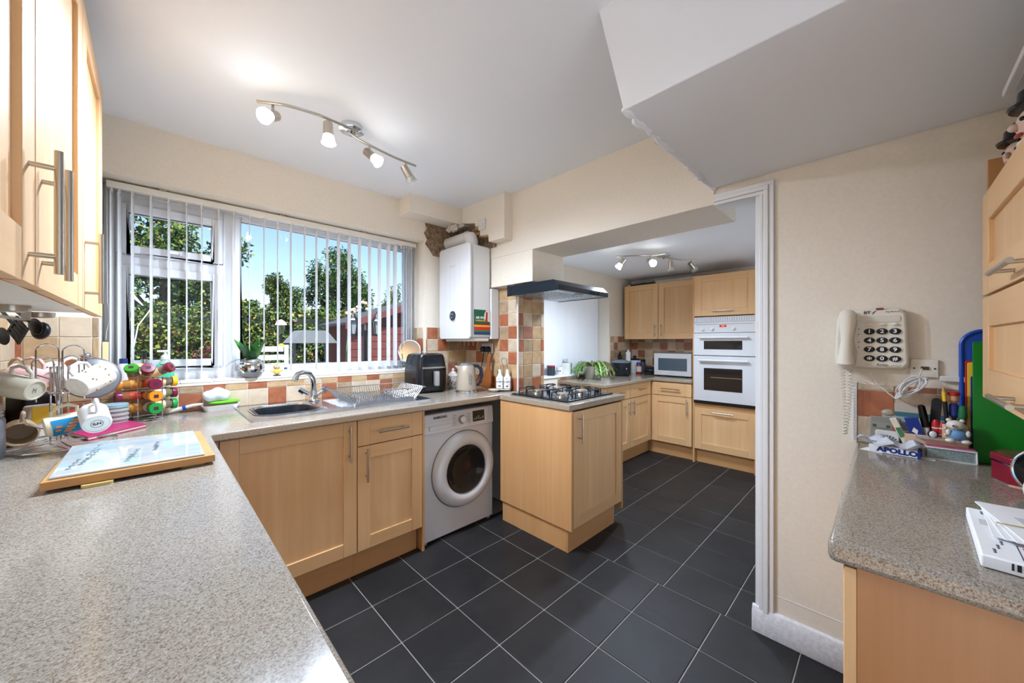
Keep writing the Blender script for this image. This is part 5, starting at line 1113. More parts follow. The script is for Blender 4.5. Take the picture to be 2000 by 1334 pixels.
p = Lw(.55, 0, -.83) * .122; MB().ball((p.x, p.y, .03), .014, 12, 8).build('dial', black_m, sc_); MB().ball((p.x, p.y, .095), .010, 8, 6, (.6, .6, 1)).build('badge', wplast, sc_)
# trailing cactus
cc = thing('trailing_cactus', 'trailing holiday cactus in a foil-wrapped pot behind the hob', 'plant', tuple(pz(1158, 739, WE).xy) + (WE,)); cc.scale = (1.35, 1.35, 1.3)
MB().lathe([(.062, 0), (.068, .01), (.085, .10), (.09, .112), (.082, .112), (.06, .09), (.002, .088)], 28, cap=False).build('pot', P('foil_pot', (206, 204, 196), .25, .6, bump=(30, .5)), cc)
r6 = random.Random(21); seg_m = [P('cactus_green', (96, 140, 56), .45), P('cactus_pale', (140, 170, 92), .45), P('cactus_brown', (140, 96, 70), .5)]
for k in range(70):
    a = r6.uniform(0, 6.28); p = Vector((.03 * math.cos(a), .03 * math.sin(a), .11)); el = r6.uniform(.5, 1.25); d = Vector((math.cos(a), math.sin(a), el)).normalized(); b = MB()
    for j in range(r6.randint(5, 9)):
        L = r6.uniform(.026, .036); v_, f_ = leaf_blade(p, d, L, .0085, .0); b.add(v_, f_); p = p + d * L; d = (d + Vector((0, 0, -.42)) + Vector((r6.uniform(-.1, .1), r6.uniform(-.1, .1), 0))).normalized()
        if p.z < .05: break
    b.build('stem', seg_m[0 if k % 9 < 5 else (1 if k % 9 < 8 else 2)], cc)
# sill things in the extension
SE = .951
def es_(u, y): q = pY(u, 700, y); return (q.x, y, SE)
t = thing('candle_jar', 'dark candle jar with red lid on the extension sill', 'jar', es_(1076, 2.62)); MB().lathe([(.045, 0), (.047, .10)], 26).build('jar', P('dark_jar', (52, 58, 66), .2), t); MB().lathe([(.045, .10), (.047, .104), (.044, .112)], 26).build('lid', red_m, t)
t = thing('moustache_mug', 'white mug with a black moustache on the extension sill', 'mug', es_(1092, 2.62)); MB().lathe([(.036, 0), (.038, .09), (.035, .09), (.032, .008), (.002, .006)], 26, cap=False).lathe([(.036, 0), (.002, 0)], 26, cap=False).build('body', wceram, t)
Lm = LV(1092); q = Lm(0, 0, -1) * .0385
for s_ in (-1, 1): MB().ball(tuple(q + Lm.r * .013 * s_ + Vector((0, 0, .045))), .012, 10, 6, (1, .5, .5)).build('moustache', ink_m, t)
t = thing('tapered_pot', 'white and green tapered plant pot on the extension sill', 'pot', es_(1107, 2.61), R(20)); MB().prism([(-.045, 0), (.045, 0), (.062, .125), (-.062, .125)], -.045, .045, 1).build('pot', wceram, t, .004); MB().prism([(.002, 0), (.046, 0), (.063, .126), (.002, .126)], -.047, .046, 1).build('green_side', P('pot_green', (104, 160, 120), .4), t, .003)
t = thing('drinking_glass', 'clear drinking glass standing behind the tapered pot', 'glass', es_(1103, 2.69)); MB().lathe([(.03, .0), (.036, .17), (.034, .17), (.028, .006), (.002, .005)], 24, cap=False).build('glass', jar_m, t)
t = thing('sunglasses', 'folded black sunglasses lying on the extension worktop', 'sunglasses', (3.42, 2.36, WE), R(20)); MB().ball((-.03, 0, .016), .026, 14, 8, (1, .25, .55)).ball((.03, 0, .016), .026, 14, 8, (1, .25, .55)).tube([(-.056, 0, .02), (-.05, .06, .012), (.05, .062, .010)], .003, 6).box(-.008, .008, -.003, .003, .018, .023).build('frame', gblack, t)
# corner clutter
def ex(x, y): return (x, y, WE)
t = thing('pepper_mill', 'tall white and steel pepper mill beside the slow cooker', 'pepper mill', ex(4.50, 2.40)); MB().lathe([(.032, 0), (.032, .16), (.028, .17)], 24).build('body', P('mill_steel', (170, 168, 164), .25, .7), t); MB().lathe([(.029, .17), (.032, .18), (.032, .27), (.036, .285), (.02, .295), (.012, .30), (.016, .315), (.004, .322)], 24).build('head', wceram, t)
t = thing('knife_block', 'dark knife block with black handles behind the slow cooker', 'knife block', ex(4.42, 2.48)); MB().prism([(-.05, 0), (.05, 0), (.05, .20), (-.05, .15)], -.05, .045, 1).build('block', P('dark_wood', (62, 44, 34), .5), t, .004)
for k in range(4): MB().tube([(-.03 + .022 * k, -.01, .16 + .01 * k), (-.05 + .02 * k, -.01, .25 + .022 * (k % 3))], .010, 8).build('knife_handle', P('knife_black', (34, 28, 28), .4), t)
t = thing('white_crock', 'white lidded crock with black knob in the extension corner', 'crock', ex(4.72, 2.42)); MB().lathe([(.08, 0), (.09, .02), (.09, .15), (.095, .155), (.095, .175)], 30).build('pot', wceram, t); MB().lathe([(.093, .175), (.06, .192), (.02, .197), (.016, .215), (.028, .225), (.02, .235)], 28).build('lid', P('lid_dark', (40, 36, 36), .4), t)
t = thing('sauce_jar', 'red and white labelled jar with blue cap beside the pepper mill', 'jar', ex(4.60, 2.30)); MB().lathe([(.036, 0), (.038, .01), (.038, .11), (.028, .125)], 24).build('jar', P('sauce_red', (146, 50, 36), .3), t); MB().lathe([(.0385, .03), (.0385, .10)], 24, cap=False).build('label', P('label_cream', (226, 210, 190), .6), t); MB().lathe([(.03, .125), (.03, .15)], 22).build('cap', blue_m, t)
t = thing('dark_bottle', 'dark glass jar with black cap beside the sauce jar', 'bottle', ex(4.68, 2.28)); MB().lathe([(.034, 0), (.034, .14), (.022, .16)], 24).build('bottle', P('grey_glass', (66, 72, 84), .15), t); MB().lathe([(.03, .16), (.03, .19)], 22).build('cap', black_m, t)
t = thing('sandwich_toaster', 'rounded black sandwich toaster beside the microwave', 'sandwich toaster', ex(4.64, 2.15), R(-60)); MB().ball((0, 0, .055), .095, 24, 12, (1, .85, .5)).build('shell', P('toaster_black', (30, 34, 42), .12), t); MB().box(-.08, .08, -.07, .07, 0, .03).build('base', black_m, t, .008); MB().box(-.03, .03, -.105, -.075, .045, .06).build('handle', black_m, t, .006)
# on top of the wall cabinets
t = thing('baking_tray', 'dark baking tray on top of the corner wall cabinet', 'tray', (4.72, 2.28, 2.061)); MB().prism(rr(-.10, .10, -.16, .16, .02), .001, .04).build('tray', P('tray_dark', (44, 42, 42), .5, .4), t, .004); MB().torus((0, .0, .046), .05, .006, 20, 6).build('handle', black_m, t)
t = thing('white_dish', 'pale oval dish on top of the corner wall cabinet', 'dish', (4.70, 2.47, 2.061)); MB().lathe([(.035, .001), (.05, .03), (.052, .045), (.048, .045), (.03, .01), (.002, .008)], 24, cap=False).build('dish', creamc, t)
t = thing('foil_box', 'long pale cling-film box on top of the wall cabinets', 'box', (4.66, 1.82, 2.061)); MB().box(-.03, .03, -.26, .26, .001, .055).build('carton', P('carton_pale', (206, 206, 200), .5), t, .002); MB().box(-.031, -.029, -.26, .26, .045, .05).build('cutter_edge', steel, t)

# ================================================================ telephone wall
PXW = 1.989
ph = thing('wall_telephone', 'cream big-button corded telephone on the cream wall', 'telephone', (PXW, .146, 1.228), R(-90))
PW, PH = .205, .226
pb = [(.004, .0), (.0, .05), (.006, .19), (.022, .222), (.18, .226), (.198, .205), (.205, .02), (.19, .0)]
b = MB().prism(pb, -.034, -.001, 1); b.build('body', cream_p, ph, .010, 3)
bod = ph
MB().prism(rr(.075, .182, .174, .198, .008), -.0365, -.0335, 1).build('index_card', P('cream_panel', (222, 216, 202), .3), ph, .001)
MB().prism([(.01, .005), (.062, .008), (.066, .06), (.056, .11), (.066, .17), (.064, .216), (.018, .216), (.008, .12)], -.044, -.030, 1).build('cradle', P('cream_shade', (214, 207, 192), .35), ph, .006, 2)
MB().tube([(.040, -.052, .206), (.040, -.066, .198), (.040, -.068, .16), (.038, -.066, .11), (.035, -.067, .06), (.034, -.066, .022), (.034, -.052, .012)], [.024, .027, .023, .018, .021, .028, .025], 18).build('handset', cream_p, ph, label='cream handset resting in its cradle')
for r_, z in enumerate((.140, .106, .072, .038)):
    for c2_, x in enumerate((.100, .134, .168)):
        key = '123456789*0#'[3 * r_ + c2_]
        k_ = MB(); k_.x = Matrix.Translation((x, -.034, z)) @ Matrix.Rotation(math.pi / 2, 4, 'X') @ Matrix.Diagonal((1, .74, 1, 1)); kb = k_.lathe([(.0155, 0), (.0150, .004), (.012, .0052)], 28).build('key', ink_m, ph)
        text(key, .0195 if key != '*' else .03, P('key_white', (245, 245, 245), .4), kb, (x, -.0394, z - (.006 if key == '*' else 0)), FRONT, 'digit', sx=1.1, bold=.0005)
for x in (.100, .134, .168):
    k_ = MB(); k_.x = Matrix.Translation((x, -.034, .166)) @ Matrix.Rotation(math.pi / 2, 4, 'X') @ Matrix.Diagonal((1, .6, 1, 1)); k_.lathe([(.009, 0), (.008, .006), (.004, .008)], 18).build('memory_key', cream_p, ph)
for x, w_, tx in ((.098, .013, '----'), (.134, .017, 'Redial'), (.167, .015, '-----')):
    k_ = MB(); k_.x = Matrix.Translation((x, -.034, .014)) @ Matrix.Rotation(math.pi / 2, 4, 'X') @ Matrix.Diagonal((w_ / .01, .6, 1, 1)); kb = k_.lathe([(.0095, 0), (.009, .0025)], 24).build('function_key', cream_p, ph); text(tx, .0115, ink_m, kb, (x, -.0368, .014), FRONT, 'key_text')
text('BT', .014, P('bt_ink', (70, 40, 60), .5), ph, (.094, -.0344, .212), FRONT, 'logo', sx=1.2, bold=.0006)
MB().tube([(.108, -.0346, .205), (.112, -.0346, .212), (.118, -.0346, .219)], .0011, 5).tube([(.108, -.0346, .213), (.114, -.0346, .214)], .001, 5).build('logo_figure', navy_m, ph)
text('Big Button', .0085, grey_ink, ph, (.162, -.0344, .213), FRONT, 'model_text')
MB().box(.118, .138, -.036, -.014, .222, .2285).build('ring_lamp', P('ring_red', (140, 50, 36), .3), ph, .001)
for z in (.15, .13, .10, .08): MB().ball((.0705, -.035, z), .0025, 8, 5).build('hook_stud', P('stud_grey', (170, 165, 155), .4), ph)
# coiled cord
def coil(p0, p1, bow, turns, r):
    out = []; p0, p1 = Vector(p0), Vector(p1)
    for i in range(turns * 8 + 1):
        t_ = i / (turns * 8); c_ = p0.lerp(p1, t_) + Vector((0, bow[0], bow[1])) * math.sin(math.pi * t_); a = 2 * math.pi * i / 8
        out.append(c_ + Vector((r * math.cos(a), r * math.sin(a), 0)))
    return out
cp = [pX(u, v, 1.955) for u, v in ((1645, 716), (1650, 848), (1662, 716))]
cdp = thing('handset_cord', 'cream coiled handset cord hanging below the telephone', 'cord', tuple(cp[0]))
loc0 = Vector(cp[0])
MB().tube([q - loc0 for q in coil(cp[0], cp[1], (.0, 0), 22, .0062)], .0018, 5).build('coil', cream_p, cdp); MB().tube([q - loc0 for q in coil(cp[1], cp[2], (-.004, 0), 22, .0062)], .0018, 5).build('coil', cream_p, cdp)
# socket, trunking, line cord
tsock = thing('telephone_socket', 'white telephone socket plate to the lower right of the telephone', 'socket', (PXW, -.060, 1.200), R(-90)); MB().box(0, .070, -.010, 0, 0, .066).build('plate', cream_p, tsock, .004); MB().box(.026, .046, -.012, -.009, .028, .040).build('outlet', P('outlet_brown', (120, 90, 66), .5), tsock); MB().box(.029, .043, -.016, -.0115, .030, .039).build('line_plug', jar_m, tsock)
for x in (.010, .060): MB().at((x, -.010, .033), 0, math.pi / 2).lathe([(.003, 0), (.003, .0012)], 10).build('screw', P('screw_dark', (70, 66, 60), .4, .6), tsock)
struct(MB().box(PXW - .016, PXW, -.34, -.131, 1.190, 1.209).build('trim_3', wplast, bevel=.003))
lc = thing('line_cord', 'bundled white telephone line cord below the socket', 'cord', (1.955, -.03, 1.14)); o0 = Vector((1.955, -.03, 1.14)); r7 = random.Random(8)
q0 = [pX(u, v, 1.962) for u, v in ((1700, 728), (1712, 748), (1735, 768), (1748, 778))]; MB().tube([q - o0 for q in q0], .0022, 6).build('lead', wplast, lc)
q1 = [pX(u, v, 1.955) for u, v in ((1748, 778), (1770, 772), (1790, 752), (1801, 720))]; MB().tube([q - o0 for q in q1], .0022, 6).build('lead', wplast, lc)
for k in range(7):
    cen = pX(1785 - 4 * (k % 3), 752 + 2 * (k % 4), 1.95) - o0; a0 = r7.uniform(-.3, .3); out = []
    for i in range(28):
        a = 2 * math.pi * i / 28; x_ = .040 * math.cos(a) * r7.uniform(.96, 1.04); y_ = (.014 + .003 * (k % 3)) * math.sin(a); tl = .85 + a0
        out.append(cen + Vector((-.002 * k + .004 * math.sin(2 * a), -(x_ * math.cos(tl) - y_ * math.sin(tl)), x_ * math.sin(tl) + y_ * math.cos(tl))))
    MB().tube(out, .0021, 6, True).build('loop', wplast, lc)
for k in range(5):
    cen = pX(1756 + 2 * k, 772 - 2 * k, 1.95) - o0; out = [cen + Vector((.012 * math.cos(.5 * i), .010 * math.cos(.5 * i + 1 + .4 * k), .013 * math.sin(.5 * i + .5 * k))) for i in range(13)]; MB().tube(out, .0021, 6, True).build('knot', wplast, lc)

# ================================================================ things on the telephone worktop
WR = W
def rp(u, v, z=None): return pz(u, v, WR if z is None else z)
rot_e = R(-90)
# clear pack with air freshener, standing at the back
ap = thing('blister_pack', 'clear grey plastic pack leaning on the tiles below the telephone', 'pack', (1.955, .045, WR), rot_e); MB().at((0, 0, 0), 0, R(-6)).box(0, .082, -.010, 0, .001, .112).build('pack', P('grey_pack', (172, 166, 156), .2, 0, .3, 1.2), ap, .004); MB().at((0, 0, 0), 0, R(-6)).box(.006, .076, -.0115, -.010, .07, .09).build('print', P('pack_print', (150, 150, 140), .4), ap)
for x in (.008, .044): MB().at((0, 0, 0), 0, R(-6)).box(x, x + .010, -.0122, -.0112, .072, .082).build('symbol', P('symbol_green', (70, 90, 60), .5), ap)
MB().at((0, 0, 0), 0, R(-6)).prism([(.066, .062), (.076, .074), (.066, .086), (.056, .074)], -.0125, -.0115, 1).build('warning_symbol', P('symbol_red', (190, 90, 80), .5), ap)
vf = thing('air_freshener', 'white fan-slotted air freshener in front of the clear pack', 'air freshener', (1.935, .030, WR), rot_e); MB().at((0, 0, 0), 0, R(-6)).prism(rr(0, .062, .0, .066, .008), -.012, -.002, 1).build('case', wplast, vf, .002)
for k in range(11):
    a = R(8 + 16.4 * k); c0 = Vector((.031, 0, .018)); d = Vector((math.cos(a), 0, math.sin(a))); sd = Vector((-d.z, 0, d.x))
    for r0, r1 in ((.010, .018), (.020, .032)):
        if k in (0, 10) and r1 > .03: r1 = .026
        w0, w1 = .0018, .0028; vs = [c0 + d * r0 - sd * w0, c0 + d * r1 - sd * w1, c0 + d * r1 + sd * w1, c0 + d * r0 + sd * w0]
        MB().at((0, 0, 0), 0, R(-6)).prism([(v.x, v.z) for v in vs], -.0128, -.0118, 1).build('slot', P('slot_grey', (110, 112, 108), .6), vf)
en_ = thing('envelope', 'grey-blue letter leaning on the tiles behind the pens', 'letter', (1.972, .012, WR), rot_e); MB().at((0, 0, 0), 0, R(-4)).box(0, .16, -.002, 0, .001, .135).build('sheet', P('letter_blue', (176, 190, 196), .6), en_); MB().at((0, 0, 0), 0, R(-4)).box(.035, .16, -.0028, -.002, .118, .1345).build('teal_band', P('letter_teal', (70, 120, 130), .6), en_)
cd2 = thing('note_card', 'blank beige card standing behind the line cord', 'card', (1.976, -.02, WR), rot_e); MB().at((0, 0, 0), 0, R(-2)).box(0, .07, -.0015, 0, .10, .168).box(0, .07, -.0015, 0, .001, .10).build('card', P('card_beige', (206, 194, 180), .7), cd2)
# desk tidy
dt = thing('desk_tidy', 'pale wooden desk tidy holding pens below the telephone', 'desk tidy', (1.90, -.045, WR), rot_e); dt.scale = (.86, 1, 1.22)
pinkw = P('pale_pink_wood', (222, 192, 166), .55)
MB().box(0, .165, 0, .05, 0, .006).box(0, .165, 0, .004, .006, .058).box(0, .165, .046, .05, .006, .058).box(0, .004, 0, .05, .006, .058).box(.161, .165, 0, .05, .006, .058).box(.095, .099, 0, .05, .006, .058).build('tray', pinkw, dt, .001)
MB().box(.100, .164, -.004, .046, .058, .096).build('pencil_box', pinkw, dt, .002); 
for x, z in ((.108, .086), (.108, .068)): MB().ball((x, -.005, z), .004, 8, 5).build('bead', P('bead_cream', (226, 214, 190), .5), dt)
MB().box(.03, .125, -.02, .0, .052, .056).build('shelf_lip', P('clear_lip', (226, 220, 214), .15, 0, .5, 1.2), dt)
bpy.context.view_layer.update()
bear = thing('bear_ornament', 'white bear ornament in blue trousers on the desk tidy', 'ornament', dt.matrix_basis @ Vector((.138, -.010, 0)), rot_e)
bear.scale = (1.3, 1.3, 1.22)
MB().ball((-.004, -.004, .098), .0145, 16, 10, (1.1, .9, .9)).build('head', P('bear_white', (232, 226, 214), .4), bear)
for s_ in (-1, 1): MB().ball((.011 * s_ - .004, 0, .110), .005, 10, 6).build('ear', MATS['bear_white'], bear); MB().ball((.013 * s_, -.008, .056), .0075, 10, 6, (1.2, 1, .8)).build('foot', MATS['bear_white'], bear); MB().ball((.016 * s_, -.008, .078), .006, 10, 6, (.8, 1, 1.5)).build('arm', MATS['bear_white'], bear)
MB().ball((-.008, -.016, .096), .006, 10, 6).build('muzzle', MATS['bear_white'], bear); MB().ball((-.009, -.0215, .098), .0022, 8, 5).build('nose', ink_m, bear); MB().ball((0, -.004, .072), .0150, 16, 10, (1.05, .85, 1.05)).build('trousers', P('trouser_blue', (110, 156, 200), .5), bear)
def stick(name, label, cat, x, y, z, d, parts):
    o_ = dt.matrix_basis @ Vector((x, y, z)); t = thing(name, label, cat, o_); w = dt.matrix_basis.to_3x3() @ Vector(d); t.rotation_euler = frame(w).to_euler()
    t.scale = (1.25, 1.25, 1.25)
    for nm, m, prof in parts: MB().lathe(prof, 14).build(nm, m, t)
    return t
stick('marker_pen', 'black-capped white marker pen in the desk tidy', 'pen', .075, .02, .008, (-.22, .05, 1), [('barrel', wplast, [(.0065, 0), (.0065, .075)]), ('cap', gblack, [(.0078, .07), (.0085, .10), (.0075, .128), (.004, .132)])])
stick('pencil', 'yellow and black striped pencil in the pencil box', 'pencil', .118, .02, .06, (-.10, .0, 1), [('shaft', yellow_m, [(.0042, 0), (.0042, .12)]), ('stripe', ink_m, [(.0044, .02), (.0044, .095)]), ('tip', P('bare_wood', (200, 160, 110), .7), [(.0042, .12), (.0012, .134)])])
stick('green_pen', 'navy pen with a green cap in the pencil box', 'pen', .150, .025, .06, (.05, .0, 1), [('barrel', P('navy_barrel', (30, 44, 90), .4), [(.006, 0), (.006, .05)]), ('cap', P('cap_green', (40, 120, 70), .35), [(.0075, .05), (.0085, .062), (.007, .082), (.003, .086)])])
npn = stick('novelty_pencil', 'novelty pencil topped by a tiny red-capped figure', 'pencil', .134, .03, .06, (-.02, .05, 1), [('shaft', ink_m, [(.004, 0), (.004, .05)]), ('body', navy_m, [(.004, .05), (.010, .058), (.009, .085), (.005, .09)]), ('head', P('toy_skin', (214, 160, 120), .5), [(.004, .09), (.0105, .098), (.0105, .108), (.007, .114)]), ('cap', red_m, [(.0125, .112), (.0125, .119), (.008, .122)])])
for k, x in enumerate((.1005, .1085)): stick('penknife', ['red spotted penknife nearer the marker', 'red spotted penknife nearer the pencil box'][k], 'penknife', x - .012, .012, .008, (-.04 + .1 * k, 0, 1), [('handle', P('spotted_red', (180, 26, 34), .35), [(.006, 0), (.0085, .02), (.0085, .085 - .006 * k), (.005, .094 - .006 * k)])] + [('spot_ring', wplast, [(.0087, .02 + .017 * j), (.0087, .023 + .017 * j)]) for j in range(4)])
em = thing('nail_file', 'wide black emery board standing in the desk tidy', 'nail file', dt.matrix_basis @ Vector((.075, .04, .008)), rot_e); em.scale = (1.1, 1, 1.1); MB().at((0, 0, 0), 0, 0, R(4)).prism(rr(-.011, .011, 0, .172, .0105), -.003, .003, 1).build('board', P('emery_black', (44, 44, 46), .8), em)
bx_ = thing('blue_box', 'small blue carton standing in the desk tidy', 'box', dt.matrix_basis @ Vector((.030, .008, .008)), rot_e); bx_.scale = (1.3, 1, 1.15); MB().at((0, 0, 0), 0, 0, R(-12)).box(0, .026, 0, .02, 0, .10).build('carton', P('carton_blue', (24, 52, 140), .4), bx_, .001); MB().at((0, 0, 0), 0, 0, R(-12)).prism([(.006, .06), (.014, .05), (.018, .062), (.012, .072)], -.001, 0, 1).build('print', paper, bx_)
gt = thing('key_fob', 'pale key fob with green tag leaning in the desk tidy', 'key fob', dt.matrix_basis @ Vector((.012, .02, .008)), rot_e); MB().at((0, 0, 0), 0, 0, R(-22)).box(-.006, .012, -.004, .004, 0, .115).build('strip', creamc, gt, .002); MB().at((0, 0, 0), 0, 0, R(-22)).box(-.004, .010, -.005, -.004, .045, .08).build('green_tag', P('tag_green', (80, 130, 90), .5), gt); MB().ball((-.05, 0, .125), .016, 14, 8, (1.2, .7, .8)).build('charm', P('charm_grey', (168, 160, 140), .4), gt)
pen2 = thing('penguin_clip', 'tiny black and white clip between the marker and the penknives', 'clip', dt.matrix_basis @ Vector((.076, -.004, .055)), rot_e); MB().ball((0, 0, .012), .010, 12, 8, (1, .7, 1.2)).build('body', wplast, pen2); MB().torus((0, 0, .012), .010, .003, 18, 6, 1).build('outline', ink_m, pen2)
# boxes and paper in front
az = rp(1715, 886)
fb = thing('film_box', 'white carton with large blue capital letters under crumpled paper', 'box', (1.845, .045, WR), R(-96)); MB().box(0, .125, 0, .05, .001, .026).build('carton', paper, fb, .001); text('APOLLO', .0225, navy_m, fb, (.07, -.0006, .0135), FRONT, 'lettering', sx=1.15, bold=.0012)
MB().box(.118, .1252, -.0005, .05, .001, .0265).build('blue_end', navy_m, fb)
b = MB()
for i in range(13):
    for j in range(6):
        x, y = -.03 + .155 * i / 12, -.012 + .075 * j / 5; b.v.append((x + .006 * math.sin(j * 2.1 + i), y, .031 + .010 * math.sin(i * 1.1 + j * .7) + .009 * math.cos(j * 1.6 - i * .5) + .008))
for i in range(12):
    for j in range(5): b.f.append((i * 6 + j, i * 6 + j + 1, (i + 1) * 6 + j + 1, (i + 1) * 6 + j)); b.mi.append(0)
ff = thing('paper_wrap', 'crumpled translucent white paper lying on the blue-lettered carton', 'paper', fb.location, R(-96)); sh_ = b.build('sheet', fabric_m('film_white', (236, 238, 244), .3), ff); so = sh_.modifiers.new('thickness', 'SOLIDIFY'); so.thickness = .0008
lf = thing('leaflets', 'thin white leaflets sticking out under the blue-lettered carton', 'leaflet', (1.86, .058, WR), R(-100)); MB().prism([(-.01, -.012), (.05, -.012), (.05, .05), (.0, .05)], .0002, .0009).build('sheet', paper, lf)
gb = thing('glitter_box', 'grey glittery gift box with white edges on the worktop', 'box', (1.862, -.093, WR), R(-85)); gm = P('glitter', (150, 168, 166), .4, .2, var=30, bump=(260, .6)); MB().box(.003, .107, .003, .06, .004, .038).build('drawer', gm, gb); MB().box(0, .11, 0, .065, .038, .042).box(0, .11, 0, .065, 0, .004).box(.107, .11, 0, .065, .004, .038).build('shell', paper, gb, .0008); MB().box(.002, .108, .004, .064, .042, .045).build('pink_top', P('pink_card', (190, 96, 130), .5, var=30), gb, .0005)
bl_ = thing('glitter_card', 'small white card lying between the blue-lettered carton and the glitter box', 'card', (1.85, -.083, WR), R(-92)); MB().prism([(-.01, 0), (.03, -.004), (.03, .05), (-.006, .05)], .0002, .002).build('card', paper, bl_)
# leaning trays
for k, (lb, m, x, y0, hgt, w_) in enumerate((('blue rounded tray leaning nearest the wall beside the wall unit', blue_m, 1.972, -.175, .435, .30), ('red tray edge showing between the blue and yellow trays', red_m, 1.962, -.186, .33, .29), ('yellow tray edge between the red and green trays', yellow_m, 1.952, -.190, .325, .29), ('navy tray edge tucked behind the green tray', P('navy_plastic', (26, 52, 140), .4), 1.944, -.196, .28, .28), ('large green tray leaning in front of the other trays', green_m, 1.920, -.198, .395, .30))):
    t = thing('tray', lb, 'tray', (x, y0, WR), rot_e, 'coloured trays leaning by the wall unit'); t.rotation_euler = (R(-1.5), 0, rot_e)
    MB().prism(rr(0, w_, .001, hgt, .05 if k == 0 else .006, 8), -.003, .003, 1).build('sheet', m, t, .001)
    if k == 0: MB().tube([(x_, -.003, z_) for x_, z_ in rr(.004, w_ - .004, .005, hgt - .004, .048, 8)], .006, 8, True).build('rim', m, t)
# red tin
tn = thing('red_tin', 'octagonal red metal tin with painted lid on the worktop', 'tin', (1.735, -.30, WR), R(20)); redtin = P('tin_red', (150, 26, 50), .25, .3)
oc_ = lambda r_: [(r_ * math.cos(R(22.5 + 45 * i)), r_ * math.sin(R(22.5 + 45 * i))) for i in range(8)]
MB().prism(oc_(.088), .0, .056).build('base', redtin, tn, .002); MB().prism(oc_(.091), .056, .076).build('lid', redtin, tn, .004); MB().prism(oc_(.078), .076, .0775).build('lid_picture', P('tin_picture', (90, 66, 40), .4, var=40), tn)
MB().prism(oc_(.0895), .053, .056).build('seam_line', chrome, tn); MB().prism(oc_(.0895), .0, .003).build('foot_line', chrome, tn)
bkp = thing('round_gadget', 'black round gadget with chrome rim cut by the picture edge', 'gadget', (1.60, -.285, WR)); q = frame(Vector((-.85, .5, .1))); b = MB(); b.x = Matrix.Translation((0, 0, .062)) @ q; b.lathe([(.055, -.02), (.060, 0), (.055, .006), (.045, .002), (.002, -.004)], 36, cap=False).build('face', gblack, bkp); b = MB(); b.x = Matrix.Translation((0, 0, .062)) @ q; b.torus((0, 0, .002), .059, .004, 40, 8).build('rim', chrome, bkp); MB().box(-.04, .04, -.03, .03, 0, .02).build('stand', black_m, bkp, .005)
# tissue pack, envelopes, white carton
pk2 = thing('tissue_pack', 'white plastic tissue pack on the worktop at the picture edge', 'pack', (1.44, -.285, WR), R(15)); b = MB().ball((0, 0, .05), .085, 28, 14, (1, .7, .6)); b.v = [tuple(Vector(v) + Vector((.005 * math.sin(60 * v[1] + 40 * v[2]), .004 * math.sin(70 * v[0]), .004 * math.sin(50 * v[0] + 30 * v[1])))) for v in b.v]; b.build('pack', P('soft_white', (236, 238, 232), .45, bump=(25, .4)), pk2)
pc = thing('post_carton', 'flat white postal carton with barcode on the worktop', 'carton', (1.035, -.115, WR), R(-2)); 
MB().box(0, .27, -.26, 0, .001, .024).build('carton', paper, pc, .003); 
for k in range(14): MB().box(-.0006, .0002, -.035 - .0075 * k, -.0325 - .0075 * k + (.002 if k % 3 else 0), .009, .0205).build('bar', ink_m, pc)
MB().box(.235, .255, -.035, -.018, .0240, .0244).build('stamp', P('stamp_blue', (110, 124, 140), .6), pc); MB().box(.165, .20, -.07, -.012, .0240, .0243).build('grey_patch', P('grey_print', (206, 206, 202), .6), pc)
for k in range(5): MB().box(.018 + .013 * k, .026 + .013 * k, -.082, -.052, .0240, .0243).build('red_print', P('label_red', (206, 100, 100), .6), pc)
ring_ = MB().box(.012, .086, -.0475, -.046, .0240, .0243).box(.012, .086, -.088, -.0865, .0240, .0243).box(.012, .0135, -.0865, -.0475, .0240, .0243).box(.0845, .086, -.0865, -.0475, .0240, .0243).build('print_border', P('label_navy', (60, 74, 96), .6), pc)
for k in range(9): MB().box(.02 + .02 * (k % 3), .033 + .02 * (k % 3), -.105 - .013 * (k // 3), -.097 - .013 * (k // 3), .0240, .0243).build('navy_print', MATS['label_navy'], pc)
for k in range(3): MB().tube([(.02 + .025 * k + .002 * i, -.018 - .006 * k + .002 * math.sin(2 * i), .0242) for i in range(11)], .0007, 4).build('ink_line', MATS['label_navy'], pc)
MB().box(-.0007, .0, -.085, -.055, .003, .006).build('code_print', ink_m, pc)
for k in range(4):
    t = thing('envelope', ['top white envelope of the banded bundle on the carton', 'second white envelope of the banded bundle on the carton', 'third white envelope of the banded bundle on the carton', 'lowest white envelope of the banded bundle on the carton'][k], 'envelope', (1.09 + .012 * k, -.175 + .012 * k, WR + .037 - .003 * k), R(10 - 4 * k), 'banded envelopes'); MB().box(0, .22, -.17, 0, 0, .0022).build('paper', paper, t, .0004)
    MB().box(.03, .15, -.12, -.03, .0022, .0024).build('window', P('env_window', (222, 224, 228), .15), t)
rb = thing('rubber_band', 'tan rubber band around the envelope bundle', 'rubber band', (1.18, -.25, WR + .0265)); MB().tube([(-.002, .10, .0), (0, .10, .014), (.01, 0, .0145), (.012, -.10, .014), (.012, -.10, 0), (.008, 0, -.001)], .0013, 6, True).build('band', P('rubber_tan', (206, 176, 120), .6), rb)
# poster showing behind the tin, under the wall unit
pos = thing('calendar', 'dark pictured calendar hanging under the wall unit behind the tin', 'calendar', (1.70, -.538, WR + .03), math.pi); MB().box(0, .20, -.008, -.002, 0, .20).build('page', P('calendar_dark', (34, 34, 40), .5), pos); MB().box(.02, .18, -.0088, -.008, .15, .19).build('white_print', P('calendar_grey', (180, 186, 196), .6), pos); MB().ball((.05, -.012, .08), .03, 12, 8, (1, .3, 1.4)).build('print_shape', P('calendar_orange', (190, 110, 60), .5), pos)
